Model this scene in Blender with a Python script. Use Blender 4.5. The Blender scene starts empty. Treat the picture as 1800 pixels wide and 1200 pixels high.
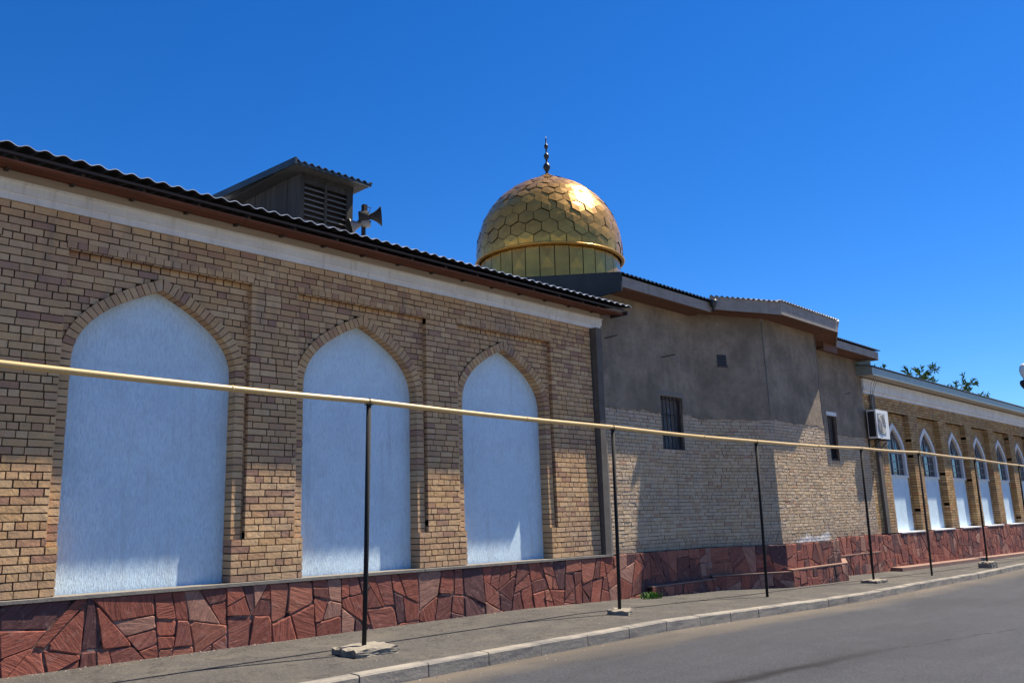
import bpy, bmesh, math, random
from mathutils import Vector, Matrix
random.seed(7)
S = bpy.context.scene
COL = S.collection
# ------------------------------------------------------------------ camera
F, PITCH, ROLL, YAW = 1500.0, 0.19997, -0.020944, 0.80572
CAMZ = 1.7
cd = bpy.data.cameras.new('camera'); cam = bpy.data.objects.new('camera', cd); COL.objects.link(cam)
cd.sensor_width = 36.0; cd.lens = F/1800*36.0; cd.clip_end = 3000; cd.clip_start = .05
fw = Vector((math.sin(YAW)*math.cos(PITCH), math.cos(YAW)*math.cos(PITCH), math.sin(PITCH)))
rt = Vector((math.cos(YAW), -math.sin(YAW), 0)); up = rt.cross(fw)
rt2 = rt*math.cos(ROLL)+up*math.sin(ROLL); up2 = -rt*math.sin(ROLL)+up*math.cos(ROLL)
m = Matrix((rt2, up2, -fw)).transposed().to_4x4(); m.translation = Vector((0, 0, CAMZ)); cam.matrix_world = m
S.camera = cam
# ------------------------------------------------------------------ light
SUN = Vector((0.62, -0.172, 1.0)).normalized()
elev = math.asin(SUN.z); azim = math.atan2(SUN.x, SUN.y)
w = bpy.data.worlds.new('World'); S.world = w; w.use_nodes = True
nt = w.node_tree; bg = nt.nodes['Background']
sky = nt.nodes.new('ShaderNodeTexSky'); sky.sky_type = 'NISHITA'; sky.sun_disc = False
sky.sun_elevation = elev; sky.sun_rotation = azim; sky.air_density = 1.0; sky.dust_density = 0.1; sky.ozone_density = 4.0; sky.altitude = 700
hs = nt.nodes.new('ShaderNodeHueSaturation'); hs.inputs['Saturation'].default_value = 1.32; hs.inputs['Hue'].default_value = .5
nt.links.new(sky.outputs[0], hs.inputs['Color']); tn = nt.nodes.new('ShaderNodeMix'); tn.data_type = 'RGBA'; tn.blend_type = 'MULTIPLY'; tn.inputs[0].default_value = 1
ci = [i for i in tn.inputs if i.type == 'RGBA']; ci[1].default_value = (.70, .97, 1.30, 1); nt.links.new(hs.outputs[0], ci[0])
nt.links.new([o for o in tn.outputs if o.type == 'RGBA'][0], bg.inputs[0]); bg.inputs[1].default_value = 0.059
sl = bpy.data.lights.new('sun', 'SUN'); sl.energy = 5.0; sl.angle = math.radians(.55); sl.color = (1, .90, .75)
so = bpy.data.objects.new('sun', sl); COL.objects.link(so); so.rotation_euler = SUN.to_track_quat('Z', 'Y').to_euler(); so.location = (0, 0, 30)
S.view_settings.view_transform = 'Standard'; S.view_settings.look = 'None'; S.view_settings.gamma = 1; S.view_settings.exposure = 1.0
S.view_settings.use_curve_mapping = False
# ------------------------------------------------------------------ helpers
D = 11.4855; K = 0.02
def g(x):
    P = [(-60, .02), (0, 0), (12, -.02), (18, -.17), (24, -.27), (30, -.4), (46, -.6), (60, -.7), (2000, -.7)]
    for (a, b), (c, d) in zip(P, P[1:]):
        if x <= c: return b+(d-b)*(x-a)/(c-a)
    return -.7
def WALL(u, y, z): return (u, D+y+K*z, z)          # main street wall: y<0 is towards the street
def plane(ax, ay, bx, by):                           # a wall face from a to b; y measured outwards negative
    L = math.hypot(bx-ax, by-ay); ux, uy = (bx-ax)/L, (by-ay)/L
    nx, ny = uy, -ux                                  # outward (to the street) normal
    def f(u, y, z): return (ax+ux*u-nx*y, ay+uy*u-ny*y+K*z, z)
    return f, L
class MB:
    def __init__(s): s.v = []; s.f = []; s.uv = []; s.mi = []
    def add(s, vs, fs, uvs=None, mi=0):
        o = len(s.v); s.v += [tuple(p) for p in vs]
        for q in fs: s.f.append([o+i for i in q]); s.mi.append(mi); s.uv.append([uvs[i] for i in q] if uvs else None)
    def box(s, a, b, fn=None, mi=0, skip=()):
        x0, y0, z0 = a; x1, y1, z1 = b
        P = [(x0,y0,z0),(x1,y0,z0),(x1,y1,z0),(x0,y1,z0),(x0,y0,z1),(x1,y0,z1),(x1,y1,z1),(x0,y1,z1)]
        if fn: P = [fn(*p) for p in P]
        Fc = {'b':(0,3,2,1),'t':(4,5,6,7),'f':(0,1,5,4),'r':(1,2,6,5),'k':(2,3,7,6),'l':(3,0,4,7)}
        s.add(P, [Fc[k] for k in Fc if k not in skip], mi=mi)
    def prism(s, poly, y0, y1, fn, mi=0, uvf=None):   # poly in (u,z), front at y0, back at y1
        n = len(poly); P = [fn(u, y0, z) for u, z in poly]+[fn(u, y1, z) for u, z in poly]
        fs = [tuple(range(n))]+[(i, n+i, n+(i+1) % n, (i+1) % n) for i in range(n)]
        uvs = [uvf(u, z) for u, z in poly]*2 if uvf else None
        s.add(P, fs, uvs, mi)
    def tube(s, pts, r, n=10, cap=True, rs=None):
        pts = [Vector(p) for p in pts]; rings = []
        for i, p in enumerate(pts):
            t = (pts[min(i+1, len(pts)-1)]-pts[max(i-1, 0)]).normalized()
            a = Vector((0, 0, 1)) if abs(t.z) < .9 else Vector((1, 0, 0))
            x = t.cross(a).normalized(); y = t.cross(x); rr = rs[i] if rs else r
            rings.append([p+(x*math.cos(2*math.pi*k/n)+y*math.sin(2*math.pi*k/n))*rr for k in range(n)])
        o = [q for rg in rings for q in rg]; fs = []
        for i in range(len(rings)-1):
            for k in range(n): fs.append((i*n+k, i*n+(k+1) % n, (i+1)*n+(k+1) % n, (i+1)*n+k))
        if cap: fs += [tuple(range(n))[::-1], tuple(range((len(rings)-1)*n, len(rings)*n))]
        s.add(o, fs)
    def lathe(s, c, prof, n=32, axis=None):
        c = Vector(c); ax = (Vector(axis) if axis else Vector((0, 0, 1))).normalized()
        a = Vector((1, 0, 0)) if abs(ax.x) < .9 else Vector((0, 1, 0))
        x = ax.cross(a).normalized(); y = ax.cross(x); vs = []; fs = []
        for r, h in prof:
            vs += [c+ax*h+(x*math.cos(2*math.pi*k/n)+y*math.sin(2*math.pi*k/n))*r for k in range(n)]
        for i in range(len(prof)-1):
            for k in range(n): fs.append((i*n+k, i*n+(k+1) % n, (i+1)*n+(k+1) % n, (i+1)*n+k))
        s.add(vs, fs)
    def build(s, name, mat, parent=None, smooth=False, recalc=True):
        me = bpy.data.meshes.new(name); off = Vector((0, 0, 0)); p = parent
        while p is not None: off += p.location; p = p.parent
        me.from_pydata([(a-off.x, b-off.y, c-off.z) for a, b, c in s.v], [], s.f)
        for mm in (mat if isinstance(mat, (list, tuple)) else [mat]): me.materials.append(mm)
        me.polygons.foreach_set('material_index', s.mi)
        if any(u for u in s.uv):
            lay = me.uv_layers.new(name='UVMap')
            for poly, u in zip(me.polygons, s.uv):
                if u:
                    for li, c in zip(poly.loop_indices, u): lay.data[li].uv = c
        if recalc:
            bm = bmesh.new(); bm.from_mesh(me); bmesh.ops.recalc_face_normals(bm, faces=bm.faces); bm.to_mesh(me); bm.free()
        if smooth: me.polygons.foreach_set('use_smooth', [True]*len(me.polygons))
        o = bpy.data.objects.new(name, me); COL.objects.link(o)
        if parent is not None: o.parent = parent
        return o
def empty(name, loc, label, cat, group=None):
    o = bpy.data.objects.new(name, None); COL.objects.link(o); o.location = loc; o.empty_display_size = .3
    o['label'] = label; o['category'] = cat
    if group: o['group'] = group
    return o
def tag(o, label, cat, group=None):
    o['label'] = label; o['category'] = cat
    if group: o['group'] = group
    return o
def struct(o, kind='structure'): o['kind'] = kind; return o
# ------------------------------------------------------------------ materials
class N:
    def __init__(s, name):
        s.m = bpy.data.materials.new(name); s.m.use_nodes = True; s.t = s.m.node_tree; s.b = s.t.nodes['Principled BSDF']
        s.co = s.t.nodes.new('ShaderNodeTexCoord')
    def n(s, ty, **k):
        x = s.t.nodes.new(ty)
        for a, v in k.items():
            if a in x.inputs: x.inputs[a].default_value = v
            else: setattr(x, a, v)
        return x
    def l(s, a, b): s.t.links.new(a, b)
    def mapc(s, src='Object', sc=(1, 1, 1), rot=(0, 0, 0)):
        mp = s.n('ShaderNodeMapping'); mp.inputs['Scale'].default_value = sc; mp.inputs['Rotation'].default_value = rot
        s.l(s.co.outputs[src], mp.inputs[0]); return mp.outputs[0]
    def noise(s, scale, vec=None, detail=6, rough=.6, dist=0):
        x = s.n('ShaderNodeTexNoise'); x.inputs['Scale'].default_value = scale; x.inputs['Detail'].default_value = detail
        x.inputs['Roughness'].default_value = rough; x.inputs['Distortion'].default_value = dist
        s.l(vec if vec is not None else s.co.outputs['Object'], x.inputs['Vector']); return x.outputs['Fac']
    def ramp(s, fac, pts, interp='LINEAR'):
        r = s.n('ShaderNodeValToRGB'); r.color_ramp.interpolation = interp; e = r.color_ramp.elements
        while len(e) < len(pts): e.new(.5)
        for el, (p, c) in zip(e, pts): el.position = p; el.color = (c[0], c[1], c[2], 1) if len(c) == 3 else c
        s.l(fac, r.inputs[0]); return r.outputs[0]
    def g(s, fac, a, b): return s.ramp(fac, [(a, (0, 0, 0)), (b, (1, 1, 1))])
    def mix(s, f, a, b, mode='MIX'):
        x = s.n('ShaderNodeMix'); x.data_type = 'RGBA'; x.blend_type = mode; ins = [i for i in x.inputs if i.type == 'RGBA']
        if isinstance(f, (int, float)): x.inputs[0].default_value = f
        else: s.l(f, x.inputs[0])
        for i, v in zip(ins, (a, b)):
            if isinstance(v, tuple): i.default_value = (*v, 1) if len(v) == 3 else v
            else: s.l(v, i)
        return [o for o in x.outputs if o.type == 'RGBA'][0]
    def math(s, op, a, b=None):
        x = s.n('ShaderNodeMath'); x.operation = op
        for i, v in enumerate((a, b)):
            if v is None: continue
            if isinstance(v, (int, float)): x.inputs[i].default_value = v
            else: s.l(v, x.inputs[i])
        return x.outputs[0]
    def sep(s, src='Object'):
        x = s.n('ShaderNodeSeparateXYZ'); s.l(s.co.outputs[src], x.inputs[0]); return x.outputs
    def rnd(s): return s.n('ShaderNodeNewGeometry').outputs['Random Per Island']
    def col(s, c):
        if isinstance(c, tuple): s.b.inputs['Base Color'].default_value = (*c, 1)
        else: s.l(c, s.b.inputs['Base Color'])
    def bump(s, h, st=.5, dist=.01):
        b = s.n('ShaderNodeBump'); b.inputs['Strength'].default_value = st; b.inputs['Distance'].default_value = dist
        s.l(h, b.inputs['Height']); s.l(b.outputs[0], s.b.inputs['Normal'])
    def fin(s, rough=.8, metal=0.0, spec=.3):
        if isinstance(rough, (int, float)): s.b.inputs['Roughness'].default_value = rough
        else: s.l(rough, s.b.inputs['Roughness'])
        s.b.inputs['Metallic'].default_value = metal; s.b.inputs['Specular IOR Level'].default_value = spec
        return s.m
def brick_mat(name, cols, dirt=(.16, .12, .09), dst=.5, bst=.9, wash=False):
    k = N(name); r = k.rnd()
    c = k.ramp(r, cols, 'CONSTANT')
    n1 = k.noise(38, detail=8, rough=.75); n2 = k.noise(5, detail=5); n3 = k.noise(.7, detail=4)
    c = k.mix(k.math('MULTIPLY', k.g(n1, .35, .75), .45), c, k.mix(1.0, c, (.55, .5, .46), 'MULTIPLY'))
    c = k.mix(k.math('MULTIPLY', k.g(n2, .5, .72), dst), c, dirt)
    c = k.mix(k.math('MULTIPLY', k.g(n3, .42, .7), .35), c, (.30, .25, .22))
    zz = k.sep()[2]; wv = k.math('ADD', zz, k.math('MULTIPLY', k.noise(2.3, detail=5), .9))
    lowd = k.math('SUBTRACT', 1, k.g(k.math('MULTIPLY', wv, .1), .125, .165)); c = k.mix(k.math('MULTIPLY', lowd, .5), c, (.26, .20, .15))
    sal = k.math('MULTIPLY', k.g(k.noise(1.9, k.mapc(sc=(1, 1, .55)), 7, .7), .60, .70), k.g(n1, .35, .6)); c = k.mix(k.math('MULTIPLY', sal, .35), c, (.62, .56, .48))
    drip = k.math('MULTIPLY', k.g(k.noise(1, k.mapc(sc=(3.5, 3.5, .35)), 5, .6), .56, .70), k.g(k.math('MULTIPLY', zz, .1), .36, .56)); c = k.mix(k.math('MULTIPLY', drip, .55), c, (.20, .165, .135))
    if wash:
        X, _, Z = k.sep(); wob = k.math('MULTIPLY', k.math('SUBTRACT', k.noise(4, detail=6), .5), 1.0)
        ex = k.math('ABSOLUTE', k.math('SUBTRACT', k.math('ADD', X, k.math('MULTIPLY', wob, 1.6)), 2.7)); ez = k.math('ADD', Z, k.math('MULTIPLY', wob, .5))
        mk = k.math('MULTIPLY', k.math('SUBTRACT', 1, k.g(ex, .8, 1.0)), k.math('SUBTRACT', 1, k.g(ez, .98, 1.1))); c = k.mix(k.math('MULTIPLY', mk, .8), c, (.74, .72, .68))
        hi = k.math('MULTIPLY', k.g(k.math('MULTIPLY', k.math('ADD', Z, k.math('MULTIPLY', wob, .9)), .1), .34, .38), .3); c = k.mix(hi, c, (.44, .39, .33))
    k.col(c); k.bump(k.math('ADD', k.math('MULTIPLY', n1, .6), k.noise(14, detail=4)), bst, .012); return k.fin(.9, 0, .15)
M = {}
M['brick'] = brick_mat('tan_brick', [(0, (0.632, 0.389, 0.189)), (.16, (0.672, 0.427, 0.211)), (.3, (0.581, 0.360, 0.176)), (.45, (0.693, 0.451, 0.238)), (.6, (0.612, 0.379, 0.202)), (.74, (0.540, 0.318, 0.167)), (.82, (0.704, 0.465, 0.246)), (.91, (0.479, 0.270, 0.158)), (.96, (0.428, 0.238, 0.150))], dst=.3)
M['brick_yellow'] = brick_mat('yellow_brick', [(0, (0.510, 0.324, 0.126)), (.2, (0.568, 0.369, 0.162)), (.4, (0.431, 0.261, 0.113)), (.55, (0.608, 0.405, 0.194)), (.7, (0.500, 0.288, 0.117)), (.85, (0.372, 0.234, 0.117)), (.93, (0.519, 0.252, 0.108))], dst=.3)
M['brick_rough'] = brick_mat('worn_brick', [(0, (0.577, 0.428, 0.265)), (.2, (0.614, 0.465, 0.294)), (.4, (0.549, 0.391, 0.235)), (.6, (0.632, 0.484, 0.323)), (.86, (0.502, 0.316, 0.196)), (.9, (0.577, 0.437, 0.294))], dirt=(0.465, 0.381, 0.274), dst=.8, bst=1.0, wash=True)
def mortar(name, c1, c2):
    k = N(name); k.col(k.mix(k.g(k.noise(6), .3, .7), c1, c2)); k.bump(k.noise(60), .6, .008); return k.fin(.95, 0, .1)
M['mortar'] = mortar('dark_mortar', (.055, .04, .03), (.10, .075, .055))
M['mortar_light'] = mortar('light_mortar', (.15, .12, .09), (.32, .26, .20))
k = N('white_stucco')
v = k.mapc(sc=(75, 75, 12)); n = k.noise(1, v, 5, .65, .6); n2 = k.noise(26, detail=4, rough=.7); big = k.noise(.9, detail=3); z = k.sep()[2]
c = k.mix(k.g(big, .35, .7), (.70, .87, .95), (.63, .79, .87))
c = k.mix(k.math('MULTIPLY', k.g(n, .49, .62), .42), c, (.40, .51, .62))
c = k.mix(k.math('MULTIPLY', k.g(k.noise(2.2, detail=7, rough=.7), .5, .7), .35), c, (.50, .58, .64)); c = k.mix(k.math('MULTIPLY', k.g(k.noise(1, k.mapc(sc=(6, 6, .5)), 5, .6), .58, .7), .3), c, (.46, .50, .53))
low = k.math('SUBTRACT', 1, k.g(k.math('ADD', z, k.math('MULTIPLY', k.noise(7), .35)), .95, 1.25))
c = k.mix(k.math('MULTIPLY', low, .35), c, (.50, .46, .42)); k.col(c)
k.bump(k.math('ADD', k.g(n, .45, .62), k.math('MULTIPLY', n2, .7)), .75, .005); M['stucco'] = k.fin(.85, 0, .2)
k = N('white_plaster'); n = k.noise(2.2, detail=7, rough=.7); s1 = k.noise(1, k.mapc(sc=(9, 9, .9)), 4)
c = k.mix(k.g(n, .35, .7), (.80, .79, .76), (.66, .64, .61)); c = k.mix(k.math('MULTIPLY', k.g(s1, .55, .7), .4), c, (.40, .37, .33)); k.col(c)
k.bump(k.noise(30), .4, .004); M['white'] = k.fin(.75)
k = N('beige_board'); n = k.noise(3, k.mapc(sc=(.3, 3, 3)), 6); k.col(k.mix(k.g(n, .3, .7), (.40, .36, .30), (.52, .47, .40))); k.bump(n, .3, .004); M['beige'] = k.fin(.8)
def wood(name, a, b, sc=(1, 14, 14), rough=.75, bst=.6):
    k = N(name); n = k.noise(1.6, k.mapc(sc=sc), 8, .7, .4); c = k.mix(k.g(n, .35, .68), a, b); r = k.rnd()
    c = k.mix(k.math('MULTIPLY', r, .45), c, tuple(x*.45 for x in a)); k.col(c); k.bump(n, bst, .006); return k.fin(rough, 0, .25)
M['redwood'] = wood('red_brown_soffit_board', (.12, .042, .022), (.24, .085, .04))
M['brownwood'] = wood('brown_soffit_board', (.15, .075, .05), (.22, .11, .075))
M['oldwood'] = wood('weathered_plank', (.018, .0175, .017), (.05, .048, .045), sc=(14, 14, 1))
M['slat'] = wood('weathered_slat', (.11, .105, .10), (.18, .17, .16))
k = N('grey_fascia'); n = k.noise(4, k.mapc(sc=(.6, 2, 2)), 6); s1 = k.noise(1, k.mapc(sc=(7, 7, .6)), 4)
c = k.mix(k.g(n, .35, .7), (.25, .225, .20), (.33, .295, .26)); c = k.mix(k.math('MULTIPLY', k.g(s1, .5, .7), .5), c, (.16, .12, .095)); k.col(c); k.bump(n, .3, .004); M['fascia'] = k.fin(.7)
k = N('green_grey_metal'); n = k.noise(3, detail=5); k.col(k.mix(k.g(n, .3, .7), (.22, .27, .26), (.30, .345, .325))); M['fascia_metal'] = k.fin(.45, .1, .4)
k = N('zinc_roof'); n = k.noise(4, detail=7, rough=.7); k.col(k.mix(k.g(n, .4, .65), (.62, .63, .64), (.40, .40, .39))); M['roof_light'] = k.fin(.38, .35, .5)
k = N('dark_roof_sheet'); n = k.noise(4, detail=7, rough=.7); k.col(k.mix(k.g(n, .4, .7), (.018, .026, .03), (.045, .055, .06))); M['roof_dark'] = k.fin(.4, .4, .5)
k = N('navy_sheet_metal'); n = k.noise(2, detail=5); k.col(k.mix(k.g(n, .35, .7), (.012, .020, .027), (.020, .030, .038))); k.bump(k.noise(1.2), .3, .02); M['navy'] = k.fin(.75, 0, .15)
k = N('grey_render'); n = k.noise(1.1, detail=8, rough=.65); n2 = k.noise(5, detail=6, rough=.7); s1 = k.noise(1, k.mapc(sc=(5, 5, .45)), 5, .6)
c = k.mix(k.g(n, .38, .62), (.20, .16, .12), (.34, .275, .205)); c = k.mix(k.math('MULTIPLY', k.g(n2, .45, .72), .6), c, (.17, .14, .11))
c = k.mix(k.math('MULTIPLY', k.g(s1, .5, .68), .35), c, (.18, .155, .13)); k.col(c); k.bump(k.math('ADD', k.math('MULTIPLY', n2, 1.5), k.math('MULTIPLY', k.noise(45, detail=4), .6)), .9, .022); M['render'] = k.fin(.92, 0, .1)
# red flagstone: per stone grain along its own uv
def stone_mat(name, soot):
    k = N(name); r = k.rnd(); v = k.mapc('UV', (2.2, 17, 1)); n = k.noise(1, v, 7, .7, .8); n2 = k.noise(9, detail=6, rough=.7)
    c = k.ramp(r, [(0, (0.276, 0.089, 0.060)), (.2, (0.336, 0.107, 0.070)), (.34, (0.183, 0.070, 0.056)), (.46, (0.357, 0.134, 0.086)), (.6, (0.245, 0.088, 0.064)), (.72, (0.132, 0.062, 0.059)), (.84, (0.387, 0.198, 0.139)), (.93, (0.296, 0.107, 0.077))], 'CONSTANT')
    c = k.mix(k.math('MULTIPLY', k.g(n, .42, .62), .6), c, k.mix(1.0, c, (.42, .38, .40), 'MULTIPLY'))
    c = k.mix(k.math('MULTIPLY', k.g(n2, .56, .74), .45), c, (.42, .27, .22))
    if soot:
        X, _, Z = k.sep(); q = k.math('ADD', X, k.math('MULTIPLY', k.noise(3, k.mapc(sc=(1, 1, .3)), 6), 1.6)); mk = k.math('SUBTRACT', 1, k.g(k.math('ABSOLUTE', k.math('SUBTRACT', q, 4.0)), .35, 1.0)); mk = k.math('MULTIPLY', mk, k.g(k.noise(2.5, k.mapc(sc=(1.5, 1.5, .5)), 6), .40, .56)); c = k.mix(k.math('MULTIPLY', mk, .85), c, (.03, .025, .03))
    k.col(c)
    k.bump(k.math('ADD', n, k.math('MULTIPLY', n2, .5)), 1.0, .02); return k.fin(.72, 0, .2)
M['stone'] = stone_mat('red_flagstone', False); M['stone_sooty'] = stone_mat('sooty_red_flagstone', True)
k = N('stone_grout'); n = k.noise(3.5, detail=5); k.col(k.ramp(n, [(.42, (.035, .02, .018)), (.5, (.16, .085, .065)), (.62, (.30, .19, .15)), (.72, (.42, .33, .28))])); k.bump(k.noise(50), .6, .01); M['grout'] = k.fin(.95, 0, .1)
k = N('pink_stone_ledge'); n = k.noise(5, detail=6); k.col(k.mix(k.g(n, .35, .7), (.30, .185, .14), (.21, .125, .095))); k.bump(k.noise(25), .6, .01); M['ledge'] = k.fin(.8, 0, .2)
def cement(name, a, b, d=(.12, .11, .1), bst=.6, bsc=40):
    k = N(name); n = k.noise(3, detail=8, rough=.7); n2 = k.noise(14, detail=6, rough=.75); c = k.mix(k.g(n, .35, .7), a, b)
    c = k.mix(k.math('MULTIPLY', k.g(n2, .55, .75), .6), c, d); k.col(c); k.bump(k.math('ADD', n2, k.math('MULTIPLY', k.noise(bsc), .5)), bst, .012); return k.fin(.92, 0, .15)
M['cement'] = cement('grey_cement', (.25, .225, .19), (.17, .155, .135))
M['footing'] = cement('rough_concrete', (.30, .265, .21), (.19, .17, .14), bst=1.0, bsc=25)
M['column'] = cement('dark_concrete', (.115, .10, .088), (.16, .145, .125))
k = N('kerb_stone'); r = k.rnd(); n = k.noise(2.5, detail=8, rough=.7); n2 = k.noise(22, detail=5, rough=.7); z = k.sep('Generated')[2]
c = k.mix(k.g(n, .35, .7), (.32, .285, .235), (.22, .20, .165)); c = k.mix(k.math('MULTIPLY', r, .25), c, (.34, .315, .27))
c = k.mix(k.math('MULTIPLY', k.g(k.noise(1.6, k.mapc(sc=(1, 1, 7)), 7, .7), .44, .6), .7), c, (.13, .125, .12)); c = k.mix(k.math('MULTIPLY', k.g(n2, .55, .7), .4), c, (.18, .17, .155))
k.col(c); k.bump(k.math('ADD', n2, n), .7, .012); M['kerb'] = k.fin(.9, 0, .15)
def asphalt(name, a, b, sand=None):
    k = N(name); big = k.noise(.45, detail=6, rough=.6); mid = k.noise(4, detail=7, rough=.7); fine = k.noise(95, detail=3, rough=.8)
    vo = k.n('ShaderNodeTexVoronoi'); vo.inputs['Scale'].default_value = 110; k.l(k.co.outputs['Object'], vo.inputs['Vector'])
    c = k.mix(k.g(big, .35, .68), a, b)
    c = k.mix(k.math('MULTIPLY', k.g(mid, .42, .7), .5), c, tuple(x*.6 for x in a))
    ch = k.n('ShaderNodeSeparateColor'); k.l(vo.outputs['Color'], ch.inputs[0])
    c = k.mix(k.g(ch.outputs[0], .78, .9), c, tuple(min(x*2.3, .5) for x in a)); c = k.mix(k.math('MULTIPLY', k.g(fine, .52, .66), .7), c, tuple(x*.35 for x in a))
    g2 = k.noise(28, detail=5, rough=.85); c = k.mix(k.math('MULTIPLY', k.g(g2, .50, .68), .55), c, tuple(x*1.7 for x in a))
    c = k.mix(k.math('MULTIPLY', k.g(g2, .5, .34), .5), c, tuple(x*.5 for x in a))
    if sand:
        d = k.sep('UV')[1]   # metres from the kerb
        e = k.math('ADD', d, k.math('MULTIPLY', k.math('SUBTRACT', k.noise(.9, k.mapc(sc=(.35, 1.5, 1)), 6, .7), .5), 1.3))
        c = k.mix(k.math('MULTIPLY', k.math('SUBTRACT', 1, k.g(e, .15, .9)), .85), c, sand)
        st = k.noise(1, k.mapc('UV', (.12, 2.2, 1)), 5, .6); c = k.mix(k.math('MULTIPLY', k.g(st, .45, .7), .35), c, tuple(x*1.45 for x in a))
    if sand:
        X, Y, _ = k.sep(); wv = k.math('MULTIPLY', k.math('SUBTRACT', k.noise(1.1, detail=7, rough=.65), .5), .35)
        d = k.math('ABSOLUTE', k.math('ADD', k.math('ADD', Y, k.math('MULTIPLY', X, .142)), k.math('SUBTRACT', wv, 6.52)))
        xx = k.math('MULTIPLY', X, .05); core = k.math('MULTIPLY', k.math('SUBTRACT', 1, k.g(d, .03, .17)), k.math('SUBTRACT', 1, k.g(xx, .52, .66)))
        thin = k.math('MULTIPLY', k.math('SUBTRACT', 1, k.g(d, .010, .045)), .9); halo = k.math('MULTIPLY', k.math('SUBTRACT', 1, k.g(d, .05, .40)), k.math('MULTIPLY', k.g(k.noise(16, detail=6, rough=.8), .5, .66), k.math('SUBTRACT', 1, k.g(xx, .5, .75))))
        mk = k.math('MAXIMUM', k.math('MULTIPLY', core, k.g(k.noise(9, detail=6, rough=.8), .22, .42)), k.math('MAXIMUM', k.math('MULTIPLY', thin, k.g(k.noise(5, detail=5), .35, .6)), k.math('MULTIPLY', halo, .9)))
        c = k.mix(k.math('MULTIPLY', mk, .9), c, (.010, .010, .011))
        pt = k.g(k.noise(.33, k.mapc('UV', (.5, 1.4, 1)), 3, .5, .6), .52, .56); c = k.mix(k.math('MULTIPLY', pt, .22), c, tuple(x*.55 for x in a))
    else:
        c = k.mix(k.math('MULTIPLY', k.g(k.noise(.9, detail=7, rough=.7), .48, .66), .45), c, (.15, .13, .10))
        ck = k.n('ShaderNodeTexVoronoi'); ck.feature = 'DISTANCE_TO_EDGE'; ck.inputs['Scale'].default_value = .55
        wm = k.n('ShaderNodeMix'); wm.data_type = 'VECTOR'; wm.inputs[0].default_value = .12; nn = k.n('ShaderNodeTexNoise'); nn.inputs['Scale'].default_value = 2.2; nn.inputs['Detail'].default_value = 6; k.l(k.co.outputs['Object'], nn.inputs['Vector'])
        vi = [i for i in wm.inputs if i.type == 'VECTOR']; k.l(k.co.outputs['Object'], vi[0]); k.l(nn.outputs['Color'], vi[1]); k.l([o for o in wm.outputs if o.type == 'VECTOR'][0], ck.inputs['Vector'])
        c = k.mix(k.math('MULTIPLY', k.math('SUBTRACT', 1, k.g(ck.outputs['Distance'], .002, .009)), .6), c, tuple(x*.35 for x in a))
    k.col(c); k.bump(k.math('ADD', fine, k.math('MULTIPLY', vo.outputs['Distance'], .8)), .55, .008); return k.fin(.88, 0, .2)
M['road'] = asphalt('road_asphalt', (.045, .047, .054), (.060, .062, .069), (.145, .120, .09))
M['pave'] = asphalt('pavement_asphalt', (.078, .073, .067), (.102, .095, .085))
k = N('tar'); k.col((.006, .006, .0065)); M['tar'] = k.fin(.95, 0, .05)
k = N('soil'); k.col(k.mix(k.noise(.3), (.24, .20, .15), (.28, .24, .18))); M['soil'] = k.fin(.95)
k = N('gold_sheet'); r = k.rnd(); n = k.noise(2.5, detail=4); n2 = k.noise(1.3, k.mapc(sc=(1, 1, 3)), 4)
c = k.mix(k.g(n, .35, .7), (.68, .35, .07), (.48, .25, .055)); c = k.mix(k.math('MULTIPLY', r, .45), c, (.34, .20, .06)); k.col(c)
k.bump(k.noise(5, detail=2), .25, .02); M['gold'] = k.fin(k.ramp(r, [(0, (.24, .24, .24)), (1, (.34, .34, .34))]), .60)
k = N('dark_seam'); k.col((.07, .05, .02)); M['seam'] = k.fin(.5, .8)
def paint(name, c, rough=.45, metal=0., var=.25):
    k = N(name); n = k.noise(9, detail=6, rough=.7); k.col(k.mix(k.math('MULTIPLY', k.g(n, .4, .7), var), c, tuple(x*.5 for x in c))); k.bump(n, .15, .003); return k.fin(rough, metal, .5)
k = N('yellow_pipe_paint'); n = k.noise(6, k.mapc(sc=(.4, 1, 1)), 6, .7); n2 = k.noise(45, detail=5, rough=.8)
c = k.mix(k.g(n, .35, .7), (.62, .43, .17), (.50, .35, .15)); c = k.mix(k.math('MULTIPLY', k.math('MULTIPLY', k.g(n2, .60, .66), k.g(n, .42, .6)), .85), c, (.12, .06, .03)); k.col(c); k.bump(n2, .2, .003); M['pipe'] = k.fin(.38, 0, .5)
M['post'] = paint('black_post_paint', (.008, .0075, .008), .85)
M['dark_metal'] = paint('dark_metal', (.03, .03, .032), .45, .6)
M['speaker'] = paint('grey_speaker_metal', (.008, .008, .010), .9, .0)
M['speaker_light'] = paint('pale_speaker_metal', (.13, .13, .135), .6, .0)
M['ac'] = paint('white_ac_paint', (.78, .77, .72), .4)
M['ac_dark'] = paint('black_fin', (.012, .012, .014), .6)
M['ac_grille'] = paint('grey_grille', (.30, .31, .31), .5)
M['rust'] = paint('rusty_steel', (.045, .035, .03), .8, .3)
M['frame_dark'] = paint('dark_window_paint', (.05, .035, .035), .6)
M['mull'] = paint('grey_mullion', (.26, .24, .25), .6)
M['cable'] = paint('grey_cable', (.30, .29, .28), .6)
k = N('window_glass'); n = k.noise(2.2, detail=4); k.col(k.mix(k.g(n, .4, .7), (.012, .015, .02), (.035, .04, .05))); M['glass'] = k.fin(.08, 0, .8)
k = N('hanging_film'); n = k.noise(1, k.mapc(sc=(14, 14, 3)), 6, .6, 1.5); k.col(k.ramp(n, [(.42, (.012, .016, .022)), (.58, (.05, .07, .09)), (.68, (.24, .30, .36))])); k.bump(n, .9, .03); M['film'] = k.fin(.3, 0, .5)
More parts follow.
